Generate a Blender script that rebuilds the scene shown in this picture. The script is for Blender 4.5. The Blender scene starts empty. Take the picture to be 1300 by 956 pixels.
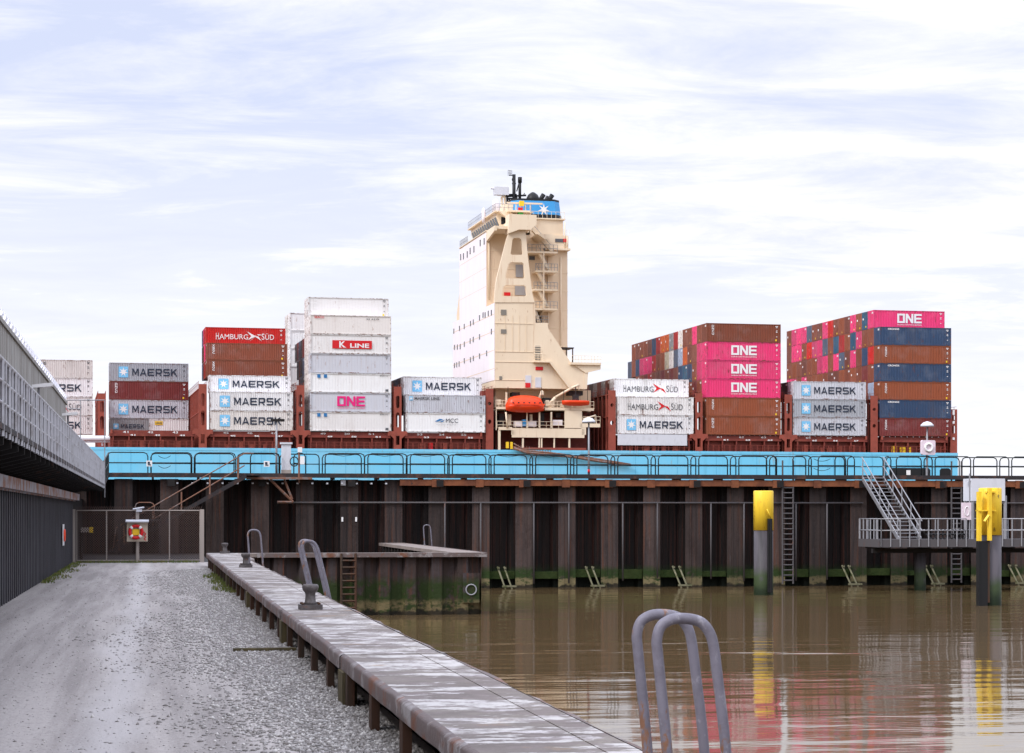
import bpy, math, random
import numpy as np
from mathutils import Vector, Matrix
random.seed(7); rng = np.random.default_rng(5)
R = math.radians
scene = bpy.context.scene
COL = scene.collection
F, CX, HY, EYE = 2600.0, 650.0, 652.0, 2.2      # focal length in photo pixels, optical axis column, horizon row, eye height
WATER = -2.05

# ------------------------------------------------------------------ frames
class Frame:
    def __init__(s, oy, tan):
        s.oy = oy; s.ang = math.atan(tan); s.c = math.cos(s.ang); s.n = math.sin(s.ang)
    def w(s, x, y, z): return Vector((x*s.c - y*s.n, s.oy + x*s.n + y*s.c, z))
    def depth(s, x, y): return s.oy + x*s.n + y*s.c
    def x(s, px, y):
        u = (px-CX)/F
        return (u*(s.oy + y*s.c) + y*s.n)/(s.c - u*s.n)
    def t(s, px, x):
        u = (px-CX)/F
        return (x*s.c - u*(s.oy + x*s.n))/(s.n + u*s.c)
    def z(s, py, x, y): return EYE + (HY-py)/F*s.depth(x, y)
    def xz(s, px, py, y):
        x = s.x(px, y); return x, s.z(py, x, y)
H = Frame(0.0, 0.175)      # harbour: x along the far wall, y away from the camera
S = Frame(312.0, 0.223)    # ship: x along the hull, y across the deck

# ------------------------------------------------------------------ materials
def mat(name, base, rough=0.6, metal=0.0, layers=(), bump=0.0, bscale=20.0, objcol=False, coord='Object', spec=0.28, bvec=(1,1,1), vary=0):
    """layers: (colour, noise scale, (sx,sy,sz), lo, hi, amount, (z0,z1) or None)"""
    m = bpy.data.materials.new(name); m.use_nodes = True
    nt = m.node_tree; N = nt.nodes; L = nt.links
    b = N['Principled BSDF']; b.inputs['Roughness'].default_value = rough; b.inputs['Metallic'].default_value = metal
    b.inputs['Specular IOR Level'].default_value = spec
    tc = N.new('ShaderNodeTexCoord'); geo = N.new('ShaderNodeNewGeometry'); oi = N.new('ShaderNodeObjectInfo')
    if objcol: cur = oi.outputs['Color']
    else:
        rgb = N.new('ShaderNodeRGB'); rgb.outputs[0].default_value = (*base, 1); cur = rgb.outputs[0]
    rnd = N.new('ShaderNodeVectorMath'); rnd.operation = 'SCALE'; rnd.inputs[0].default_value = (37, 61, 23); L.new(oi.outputs['Random'], rnd.inputs['Scale'])
    src = geo.outputs['Position'] if coord == 'World' else tc.outputs['Object']
    for i, (c, ns, sc, lo, hi, amt, zr) in enumerate(layers):
        mp = N.new('ShaderNodeMapping'); mp.inputs['Scale'].default_value = sc; mp.inputs['Location'].default_value = (i*7.3, i*3.1, i*5.7)
        L.new(src, mp.inputs['Vector'])
        ad = N.new('ShaderNodeVectorMath'); ad.operation = 'ADD'; L.new(mp.outputs[0], ad.inputs[0]); L.new(rnd.outputs[0], ad.inputs[1])
        nz = N.new('ShaderNodeTexNoise'); nz.inputs['Scale'].default_value = ns; nz.inputs['Detail'].default_value = 6; nz.inputs['Roughness'].default_value = 0.68
        L.new(ad.outputs[0], nz.inputs['Vector'])
        mr = N.new('ShaderNodeMapRange'); mr.inputs['From Min'].default_value = lo; mr.inputs['From Max'].default_value = hi
        mr.inputs['To Max'].default_value = amt; L.new(nz.outputs['Fac'], mr.inputs['Value'])
        fac = mr.outputs[0]
        if zr:
            sp = N.new('ShaderNodeSeparateXYZ'); L.new(geo.outputs['Position'], sp.inputs[0])
            w = N.new('ShaderNodeMath'); w.operation = 'MULTIPLY_ADD'; L.new(nz.outputs['Fac'], w.inputs[0]); w.inputs[1].default_value = 0.8; L.new(sp.outputs['Z'], w.inputs[2])
            zm = N.new('ShaderNodeMapRange'); zm.inputs['From Min'].default_value = zr[0]+0.4; zm.inputs['From Max'].default_value = zr[1]+0.4
            L.new(w.outputs[0], zm.inputs['Value'])
            mu = N.new('ShaderNodeMath'); mu.operation = 'MULTIPLY'; L.new(fac, mu.inputs[0]); L.new(zm.outputs[0], mu.inputs[1]); fac = mu.outputs[0]
        mx = N.new('ShaderNodeMix'); mx.data_type = 'RGBA'; L.new(fac, mx.inputs['Factor']); L.new(cur, mx.inputs['A']); mx.inputs['B'].default_value = (*c, 1)
        cur = mx.outputs['Result']
    if vary:
        hs = N.new('ShaderNodeHueSaturation'); vr = N.new('ShaderNodeMapRange'); vr.inputs['To Min'].default_value = 1-vary; vr.inputs['To Max'].default_value = 1+vary
        L.new(oi.outputs['Random'], vr.inputs['Value']); L.new(vr.outputs[0], hs.inputs['Value']); L.new(cur, hs.inputs['Color']); cur = hs.outputs['Color']
    L.new(cur, b.inputs['Base Color'])
    if bump:
        mp = N.new('ShaderNodeMapping'); mp.inputs['Scale'].default_value = bvec; L.new(src, mp.inputs['Vector'])
        nz = N.new('ShaderNodeTexNoise'); nz.inputs['Scale'].default_value = bscale; nz.inputs['Detail'].default_value = 5; L.new(mp.outputs[0], nz.inputs['Vector'])
        bp = N.new('ShaderNodeBump'); bp.inputs['Strength'].default_value = 1.0; bp.inputs['Distance'].default_value = bump
        L.new(nz.outputs['Fac'], bp.inputs['Height']); L.new(bp.outputs[0], b.inputs['Normal'])
    return m

RUST = (0.16, 0.055, 0.022)
M = {}
M['paint'] = mat('container_paint', (1,1,1), 0.5, objcol=True, layers=[
    ((0.16,0.12,0.10), 0.5, (0.6,1,0.25), 0.50, 0.80, 0.40, None),
    ((0.55,0.55,0.57), 0.35, (1,1,1), 0.5, 0.8, 0.18, None),
    ((0.10,0.08,0.07), 1.2, (2.5,2.5,0.10), 0.56, 0.72, 0.35, None),
    (RUST, 2.0, (1,1,0.35), 0.61, 0.68, 0.75, None)])
M['reefer'] = mat('reefer_paint', (1,1,1), 0.45, objcol=True, layers=[
    ((0.45,0.36,0.30), 0.7, (0.8,1,0.2), 0.50, 0.85, 0.40, None),
    ((0.35,0.22,0.14), 1.2, (3,3,0.10), 0.58, 0.74, 0.35, None),
    ((0.30,0.15,0.09), 2.6, (1,1,0.3), 0.62, 0.69, 0.7, None)])
M['frame'] = mat('container_frame_paint', (1,1,1), 0.5, objcol=True, layers=[(RUST, 2.0, (1,1,1), 0.50, 0.60, 0.8, None)])
M['metal'] = mat('galvanised_steel', (0.29,0.29,0.31), 0.45, 0.3, layers=[((0.2,0.19,0.19), 3, (1,1,1), 0.45, 0.7, 0.5, None), (RUST, 5, (1,1,1), 0.64, 0.72, 0.5, None)])
M['darkrail'] = mat('dark_green_rail_paint', (0.016,0.022,0.024), 0.5, layers=[((0.10,0.05,0.03), 3, (1,1,1), 0.62, 0.7, 0.6, None)])
M['pile'] = mat('steel_pile_king', (0.056,0.039,0.035), 0.75, layers=[
    ((0.022,0.017,0.018), 1.0, (3,3,0.12), 0.45, 0.62, 0.8, None),
    ((0.10,0.036,0.018), 1.3, (4,4,0.15), 0.52, 0.66, 0.7, None),
    ((0.028,0.018,0.016), 0.7, (1,1,0.5), 0.48, 0.62, 0.7, None),
    ((0.085,0.070,0.070), 2.5, (2,2,0.25), 0.60, 0.70, 0.6, None),
    ((0.016,0.034,0.005), 1.9, (1,1,1), 0.34, 0.46, 0.95, (-0.75,-1.1)),
    ((0.17,0.135,0.07), 2.4, (1,1,1.5), 0.36, 0.48, 0.85, (-1.42,-1.55)),
    ((0.012,0.009,0.006), 2.0, (1,1,1), 0.1, 0.3, 0.9, (-1.82,-1.92))], bump=0.02, bscale=6, vary=.35)
M['pile_back'] = mat('shaded_pile_recess', (0.013,0.007,0.006), 0.8, layers=[  # recess shade is put into the dark base; rust and algae on top
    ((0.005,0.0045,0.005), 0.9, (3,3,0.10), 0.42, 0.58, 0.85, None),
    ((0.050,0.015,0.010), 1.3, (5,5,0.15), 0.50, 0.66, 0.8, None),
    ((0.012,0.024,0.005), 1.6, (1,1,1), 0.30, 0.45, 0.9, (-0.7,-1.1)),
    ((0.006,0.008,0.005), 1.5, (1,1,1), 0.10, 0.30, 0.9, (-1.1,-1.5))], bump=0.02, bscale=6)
M['pile_rust'] = mat('rusty_sheet_pile', (0.042,0.028,0.025), 0.8, layers=[
    ((0.06,0.05,0.055), 1.0, (2.5,2.5,0.2), 0.48, 0.62, 0.8, None),
    ((0.10,0.033,0.017), 1.2, (5,5,0.2), 0.54, 0.66, 0.7, None),
    ((0.014,0.010,0.009), 1.0, (3,3,0.3), 0.56, 0.7, 0.7, None),
    ((0.018,0.034,0.005), 1.5, (1,1,1), 0.40, 0.50, 0.95, (-0.35,-0.75)),
    ((0.17,0.13,0.065), 1.8, (1,1,1.5), 0.42, 0.54, 0.85, (-1.35,-1.5)),
    ((0.012,0.009,0.006), 2.0, (1,1,1), 0.1, 0.3, 0.9, (-1.84,-1.92))], bump=0.03, bscale=5)
M['shed_wall'] = mat('dark_blue_sheet_wall', (0.042,0.040,0.048), 0.65, layers=[((0.016,0.014,0.017), 1.4, (2,2,0.25), 0.45, 0.62, 0.8, None), ((0.09,0.05,0.03), 2, (2,2,0.3), 0.62, 0.75, 0.5, None)])
M['pale'] = mat('pale_weathered_panel', (0.34,0.33,0.31), 0.8, layers=[((0.16,0.14,0.12), 0.8, (2,2,0.2), 0.42, 0.68, 0.7, None), ((0.5,0.5,0.5), 0.8, (1,1,1), 0.55, 0.75, 0.4, None)])
M['dark'] = mat('dark_steel', (0.014,0.012,0.012), 0.8, layers=[(RUST, 1.5, (1,1,1), 0.58, 0.75, 0.4, None)])  # near-black steel with scattered rust
M['deckgrey'] = mat('dark_walkway_steel', (0.028,0.024,0.026), 0.7, layers=[((0.12,0.05,0.03), 1.4, (1,1,1), 0.52, 0.64, 0.7, None)])
M['beamrust'] = mat('orange_rust_beam', (0.22,0.075,0.032), 0.8, layers=[((0.10,0.035,0.02), 1.2, (1,1,1), 0.42, 0.62, 0.8, None), ((0.03,0.02,0.02), 2.0, (1,1,1), 0.62, 0.7, 0.8, None)])
M['fenderbeam'] = mat('grey_beam_with_rust', (0.30,0.30,0.33), 0.7, layers=[((0.22,0.08,0.035), 0.9, (1,1,1), 0.46, 0.54, 0.9, None)])
M['rustrail'] = mat('rust_brown_rail', (0.21,0.10,0.065), 0.7, layers=[((0.2,0.18,0.18), 2, (1,1,1), 0.5, 0.6, 0.8, None)])
M['yellow'] = mat('yellow_pile_paint', (0.86,0.58,0.04), 0.45, layers=[((0.12,0.08,0.02), 1.6, (3,3,0.25), 0.60, 0.70, 0.75, (2.0,2.8)), ((0.50,0.30,0.03), 2, (2,2,0.3), 0.5, 0.7, 0.5, None), ((0.10,0.06,0.03), 3.5, (1.5,1.5,0.4), 0.62, 0.66, 0.8, None)])
M['dolphin'] = mat('dark_grey_dolphin_coating', (0.085,0.075,0.085), 0.55, layers=[((0.03,0.028,0.03), 1, (2,2,0.2), 0.45, 0.65, 0.8, None), ((0.030,0.050,0.014), 1.3, (1,1,1), 0.25, 0.4, 0.95, (-0.6,-1.1)), ((0.01,0.02,0.008), 1.3, (1,1,1), 0.1, 0.3, 0.9, (-1.4,-1.8))])
M['black'] = mat('black_coating', (0.012,0.012,0.013), 0.5)
M['concrete'] = mat('weathered_quay_concrete', (0.235,0.195,0.175), 0.85, layers=[
    ((0.15,0.125,0.12), 0.9, (1,1,1), 0.42, 0.62, 0.7, None),
    ((0.32,0.22,0.14), 1.3, (1,1,1), 0.60, 0.70, 0.5, None)], bump=0.01, bscale=30)
M['whitewash'] = None
M['lipsteel'] = mat('worn_steel_edge', (0.13,0.10,0.095), 0.6, layers=[((0.30,0.28,0.28), 1.5, (1,1,1), 0.52, 0.6, 0.8, None), (RUST, 2.2, (1,1,1), 0.52, 0.62, 0.8, None)], bump=0.01)
M['timber'] = mat('mossy_timber_block', (0.12,0.095,0.045), 0.85, layers=[((0.06,0.05,0.03), 2, (3,3,0.5), 0.45, 0.6, 0.8, None)])
M['postrust'] = mat('rusty_short_post', (0.075,0.036,0.022), 0.85, layers=[((0.05,0.04,0.03), 2, (2,2,0.5), 0.45, 0.6, 0.8, None)])
M['bollard'] = mat('bollard_iron', (0.085,0.075,0.075), 0.55, 0.2, layers=[((0.20,0.18,0.18), 3, (1,1,1), 0.5, 0.65, 0.6, None), (RUST, 5, (1,1,1), 0.6, 0.7, 0.6, None)], bump=0.006)
M['hooppaint'] = mat('grey_lilac_tube_paint', (0.165,0.155,0.19), 0.5, layers=[((0.10,0.09,0.11), 6, (1,1,1), 0.45, 0.65, 0.6, None), ((0.20,0.09,0.04), 6, (1,1,0.4), 0.56, 0.60, 0.85, None), ((0.30,0.29,0.32), 9, (1,1,0.6), 0.58, 0.64, 0.6, None)], bump=0.002, bscale=60)
M['hull'] = mat('light_blue_hull_paint', (0.17,0.57,0.81), 0.5, layers=[((0.35,0.52,0.62), 0.10, (1,1,2.0), 0.45, 0.75, 0.45, None), ((0.22,0.52,0.68), 0.5, (2,1,0.1), 0.55, 0.75, 0.4, None), ((0.10,0.36,0.52), 0.7, (1,1,0.10), 0.54, 0.70, 0.45, None), ((0.30,0.20,0.10), 0.9, (1,1,0.15), 0.60, 0.70, 0.65, (9.0,11.0))])
M['beige'] = mat('beige_ship_paint', (0.80,0.66,0.49), 0.5, layers=[((0.66,0.50,0.34), 0.35, (1,1,0.3), 0.45, 0.75, 0.45, None), ((0.50,0.27,0.13), 0.9, (1.5,1.5,0.12), 0.60, 0.72, 0.5, None), ((0.36,0.17,0.08), 2.2, (1,1,0.3), 0.65, 0.70, 0.7, None)])
M['tan'] = mat('tan_ship_tone', (0.76,0.59,0.42), 0.55, layers=[((0.66,0.50,0.34), 0.3, (1,1,0.3), 0.4, 0.7, 0.5, None), ((0.42,0.22,0.11), 1.0, (1.5,1.5,0.12), 0.60, 0.72, 0.5, None)])  # a little darker than the beige used on the deckhouse
M['shipwhite'] = mat('white_ship_paint', (0.84,0.77,0.79), 0.45, layers=[((0.72,0.64,0.64), 0.3, (1,1,0.3), 0.45, 0.7, 0.5, None), ((0.5,0.32,0.22), 1.2, (1.5,1.5,0.1), 0.61, 0.72, 0.35, None)])
M['deckred'] = mat('oxide_red_deck_paint', (0.21,0.043,0.030), 0.6, layers=[((0.12,0.028,0.022), 0.9, (1,1,1), 0.45, 0.65, 0.7, None), ((0.30,0.10,0.06), 0.7, (1,1,1), 0.55, 0.7, 0.5, None)])
M['lashred'] = mat('lashing_bridge_red_paint', (0.30,0.068,0.045), 0.6, layers=[((0.18,0.045,0.03), 0.9, (1,1,1), 0.45, 0.65, 0.6, None)])
M['orange'] = mat('lifeboat_orange', (0.82,0.06,0.012), 0.35, layers=[((0.65,0.10,0.04), 1.5, (1,1,1), 0.5, 0.7, 0.5, None)])
M['funnelblue'] = mat('funnel_blue', (0.055,0.32,0.68), 0.4)
M['emblemblue'] = mat('emblem_light_blue', (0.19,0.52,0.80), 0.5, layers=[((0.4,0.6,0.75), 3, (1,1,1), 0.5, 0.7, 0.4, None)])
M['pipegrey'] = mat('dull_pipe_grey', (0.085,0.078,0.082), 0.6, layers=[(RUST, 3, (1,1,0.5), 0.58, 0.7, 0.6, None)])
M['moss'] = mat('bright_moss', (0.026,0.040,0.008), 0.9, layers=[((0.015,0.030,0.004), 2.5, (1,1,1), 0.4, 0.6, 0.9, None)], bump=0.03, bscale=8)
M['palewood'] = mat('pale_algae_timber', (0.17,0.16,0.10), 0.8, layers=[((0.06,0.07,0.02), 2.5, (1,1,1), 0.5, 0.6, 0.7, None)])
M['yarddark'] = mat('dark_yard_ground', (0.022,0.018,0.017), 0.8)  # one even dark ground colour beyond the gate
M['balus'] = mat('pale_balustrade_steel', (0.44,0.44,0.47), 0.5, layers=[((0.2,0.18,0.17), 2.5, (1,1,1), 0.5, 0.66, 0.6, None)])
M['hullseam'] = mat('hull_weld_seam_paint', (0.12,0.44,0.64), 0.5)  # slightly darker blue than the hull, for the welded seams
M['white'] = mat('white_lettering', (0.80,0.79,0.79), 0.5)
M['navyink'] = mat('dark_navy_lettering', (0.025,0.035,0.06), 0.5)
M['redink'] = mat('red_lettering_paint', (0.60,0.015,0.02), 0.5)
M['pinkink'] = mat('magenta_lettering', (0.75,0.015,0.19), 0.5)
M['blueink'] = mat('blue_lettering', (0.03,0.17,0.40), 0.5)
M['greyink'] = mat('dark_grey_lettering', (0.10,0.10,0.11), 0.5)
M['yellowink'] = mat('yellow_mark', (0.85,0.55,0.03), 0.5)
M['glass'] = mat('dark_window_glass', (0.02,0.024,0.03), 0.1)
M['lightgrey'] = mat('light_grey_cabinet', (0.62,0.63,0.68), 0.5, layers=[((0.4,0.4,0.42), 2, (1,1,0.4), 0.5, 0.7, 0.4, None)])
M['pinkish'] = mat('pinkish_white_housing', (0.72,0.60,0.66), 0.5, layers=[((0.5,0.4,0.45), 3, (1,1,1), 0.5, 0.7, 0.3, None)])
M['gatewire'] = mat('rusty_gate_wire', (0.075,0.045,0.035), 0.7)
M['gateframe'] = mat('pale_gate_tube', (0.36,0.31,0.28), 0.6, layers=[(RUST, 4, (1,1,1), 0.6, 0.7, 0.5, None)])
M['blade'] = mat('grass_blade', (0.10,0.14,0.03), 0.8, layers=[((0.22,0.19,0.06), 2.0, (1,1,1), 0.45, 0.6, 0.8, None)])
M['razor'] = mat('bright_razor_wire', (0.62,0.62,0.68), 0.4, 0.4)

# ------------------------------------------------------------------ mesh builder
class MB:
    def __init__(s): s.v = []; s.f = []; s.mi = []; s.cur = 0; s.sm = []
    def _add(s, vs, fs, smooth=False):
        b = len(s.v); s.v.extend([tuple(map(float, p)) for p in vs])
        for f in fs: s.f.append(tuple(b+i for i in f)); s.mi.append(s.cur); s.sm.append(smooth)
        return s
    def m(s, i): s.cur = i; return s
    def box(s, x0, x1, y0, y1, z0, z1):
        vs = [(x0,y0,z0),(x1,y0,z0),(x1,y1,z0),(x0,y1,z0),(x0,y0,z1),(x1,y0,z1),(x1,y1,z1),(x0,y1,z1)]
        return s._add(vs, [(0,3,2,1),(4,5,6,7),(0,1,5,4),(1,2,6,5),(2,3,7,6),(3,0,4,7)])
    def prism(s, poly, a0, a1, axis='y'):
        """poly of 2-D points; axis y: points (x,z); axis z: (x,y); axis x: (y,z)"""
        def P(p, a):
            if axis == 'y': return (p[0], a, p[1])
            if axis == 'z': return (p[0], p[1], a)
            return (a, p[0], p[1])
        n = len(poly); vs = [P(p, a0) for p in poly] + [P(p, a1) for p in poly]
        fs = [tuple(range(n)), tuple(range(2*n-1, n-1, -1))] + [(i, n+i, n+(i+1) % n, (i+1) % n) for i in range(n)]
        return s._add(vs, fs)
    def spline(s, pts, r, n=10, k=4):
        P = [Vector(p) for p in pts]; out = []
        for i in range(len(P)-1):
            a, b, c, d = P[max(i-1,0)], P[i], P[i+1], P[min(i+2,len(P)-1)]
            for j in range(k):
                t = j/k; out.append(.5*((2*b)+(c-a)*t+(2*a-5*b+4*c-d)*t*t+(3*b-a-3*c+d)*t**3))
        return s.tube(out+[P[-1]], r, n)
    def tube(s, pts, r, n=6, closed=False, caps=True, smooth=True):
        pts = [Vector(p) for p in pts]; m = len(pts); rings = []
        prev = None
        for i, p in enumerate(pts):
            if closed: d = pts[(i+1) % m] - pts[i-1]
            else: d = pts[min(i+1, m-1)] - pts[max(i-1, 0)]
            if d.length < 1e-9: d = Vector((0,0,1))
            d.normalize()
            if prev is None:
                a = Vector((0,0,1)) if abs(d.z) < 0.9 else Vector((1,0,0))
                u = d.cross(a).normalized()
            else:
                u = (prev - d*prev.dot(d))
                u = u.normalized() if u.length > 1e-6 else d.orthogonal().normalized()
            prev = u; w = d.cross(u)
            rr = r[i] if isinstance(r, (list, tuple)) else r
            rings.append([p + (u*math.cos(2*math.pi*k/n) + w*math.sin(2*math.pi*k/n))*rr for k in range(n)])
        vs = [q for ring in rings for q in ring]; fs = []
        for i in range(m if closed else m-1):
            j = (i+1) % m
            for k in range(n): fs.append((i*n+k, i*n+(k+1) % n, j*n+(k+1) % n, j*n+k))
        s._add(vs, fs, smooth)
        if caps and not closed:
            b = len(s.v)-len(vs)
            s.f.append(tuple(b+k for k in range(n-1, -1, -1))); s.mi.append(s.cur); s.sm.append(False)
            s.f.append(tuple(b+(m-1)*n+k for k in range(n))); s.mi.append(s.cur); s.sm.append(False)
        return s
    def bar(s, a, b, w=0.05, n=4): return s.tube([a, b], w*0.7, n, smooth=False)
    def lathe(s, prof, cx=0, cy=0, n=24, smooth=True):
        vs = []; fs = []
        for (r, z) in prof:
            for k in range(n): vs.append((cx+r*math.cos(2*math.pi*k/n), cy+r*math.sin(2*math.pi*k/n), z))
        for i in range(len(prof)-1):
            for k in range(n): fs.append((i*n+k, i*n+(k+1) % n, (i+1)*n+(k+1) % n, (i+1)*n+k))
        s._add(vs, fs, smooth)
        b = len(s.v)-len(vs)
        for idx in (tuple(b+k for k in range(n-1,-1,-1)), tuple(b+(len(prof)-1)*n+k for k in range(n))):
            s.f.append(idx); s.mi.append(s.cur); s.sm.append(False)
        return s
    def mesh(s, name, mats, org=(0,0,0)):
        me = bpy.data.meshes.new(name)
        ox, oy, oz = org
        me.from_pydata([(x-ox, y-oy, z-oz) for x, y, z in s.v], [], s.f)
        if not isinstance(mats, (list, tuple)): mats = [mats]
        for m in mats: me.materials.append(m)
        me.polygons.foreach_set('material_index', s.mi); me.polygons.foreach_set('use_smooth', s.sm)
        me.update()
        import bmesh
        bm = bmesh.new(); bm.from_mesh(me); bmesh.ops.recalc_face_normals(bm, faces=bm.faces); bm.to_mesh(me); bm.free()
        return me

ORG = {}
def tag(o, label=None, cat=None, group=None, kind=None):
    if label: o['label'] = label
    if cat: o['category'] = cat
    if group: o['group'] = group
    if kind: o['kind'] = kind
    return o
def thing(name, label, cat, fr, base, group=None, kind=None):
    o = bpy.data.objects.new(name, None); COL.objects.link(o); o.empty_display_size = 0.3
    o.location = fr.w(*base); o.rotation_euler = (0, 0, fr.ang); ORG[o] = base
    return tag(o, label, cat, group, kind)
def part(name, mb, mats, parent, label=None, color=None):
    me = mb.mesh(name, mats, ORG[parent]) if isinstance(mb, MB) else mb
    o = bpy.data.objects.new(name, me); COL.objects.link(o); o.parent = parent; ORG[o] = ORG[parent]
    if label: o['label'] = label
    if color: o.color = (*color, 1)
    return o
def solo(name, mb, mats, fr, base, label, cat, group=None, kind=None, color=None):
    me = mb.mesh(name, mats, base); o = bpy.data.objects.new(name, me); COL.objects.link(o)
    o.location = fr.w(*base); o.rotation_euler = (0, 0, fr.ang); ORG[o] = base
    if color: o.color = (*color, 1)
    return tag(o, label, cat, group, kind)

# text as mesh in the x-z plane, facing -y, lower left at origin; cached
_T = {}
def text_mesh(txt, bold=0.0):
    k = (txt, bold)
    if k in _T: return _T[k]
    cu = bpy.data.curves.new('lettering', 'FONT'); cu.body = txt; cu.size = 1.0; cu.offset = bold; cu.resolution_u = 3; cu.fill_mode = 'FRONT'
    o = bpy.data.objects.new('lettering', cu); COL.objects.link(o)
    bpy.context.view_layer.update()
    me = bpy.data.meshes.new_from_object(o.evaluated_get(bpy.context.evaluated_depsgraph_get()))
    vs = np.array([v.co[:2] for v in me.vertices]); fs = [tuple(p.vertices) for p in me.polygons]
    bpy.data.objects.remove(o); bpy.data.curves.remove(cu); bpy.data.meshes.remove(me)
    mn = vs.min(0); mx = vs.max(0)
    _T[k] = ((vs-mn)/(mx-mn), fs, (mx-mn))
    return _T[k]
def put_text(mb, txt, x0, x1, z0, z1, y, bold=0.0):
    vs, fs, _ = text_mesh(txt, bold)
    mb._add([(x0+a*(x1-x0), y, z0+b*(z1-z0)) for a, b in vs], fs)
GL = {  # block capitals as stroke polygons in a unit box, stroke .2 wide
 'M': [[(0,0),(.17,0),(.17,1),(0,1)], [(.83,0),(1,0),(1,1),(.83,1)], [(.17,1),(.17,.72),(.46,.12),(.5,.12),(.5,.40),(.22,1)], [(.83,1),(.78,1),(.5,.40),(.5,.12),(.54,.12),(.83,.72)]],
 'A': [[(0,0),(.19,0),(.53,.86),(.42,1)], [(.81,0),(1,0),(.58,1),(.42,1),(.50,.84)], [(.22,.2),(.78,.2),(.72,.38),(.28,.38)]],
 'E': [[(0,0),(.2,0),(.2,1),(0,1)], [(.2,.81),(1,.81),(1,1),(.2,1)], [(.2,.41),(.92,.41),(.92,.59),(.2,.59)], [(.2,0),(1,0),(1,.19),(.2,.19)]],
 'R': [[(0,0),(.2,0),(.2,1),(0,1)], [(.2,.81),(.85,.81),(.97,.9),(.88,1),(.2,1)], [(.78,.81),(.85,.81),(.97,.9),(.99,.85),(.99,.5),(.9,.38),(.78,.5)], [(.2,.31),(.85,.31),(.95,.42),(.8,.5),(.2,.5)], [(.5,.31),(.72,.31),(1,0),(.76,0)]],
 'S': [[(.12,.81),(.98,.81),(.98,1),(.12,1),(0,.88)], [(0,.88),(0,.55),(.12,.42),(.2,.55),(.2,.81)], [(.12,.42),(.82,.41),(.88,.59),(.2,.6)], [(.8,.2),(1,.12),(1,.5),(.88,.59),(.8,.5)], [(.02,0),(.88,0),(1,.12),(.85,.19),(.02,.19)]],
 'K': [[(0,0),(.2,0),(.2,1),(0,1)], [(.2,.36),(.42,.5),(.95,1),(.70,1),(.2,.58)], [(.36,.56),(.74,0),(1,0),(.5,.66)]],
}
def put_block(mb, txt, x0, x1, z0, z1, y, ratio=.19):
    n = len(txt); w = (x1-x0)/(n+(n-1)*ratio)
    for i, ch in enumerate(txt):
        a = x0+i*w*(1+ratio)
        for poly_ in GL[ch]: mb._add([(a+px*w, y, z0+pz*(z1-z0)) for px, pz in poly_], [tuple(range(len(poly_)))])
def star(mb, cx, cz, r, y, n=7, inner=0.42):
    ring = []
    for k in range(2*n):
        a = math.pi/2 + math.pi*k/n; rr = r if k % 2 == 0 else r*inner
        ring.append((cx+rr*math.cos(a), y, cz+rr*math.sin(a)))
    mb._add(ring + [(cx, y, cz)], [(i, (i+1) % (2*n), 2*n) for i in range(2*n)])

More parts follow.
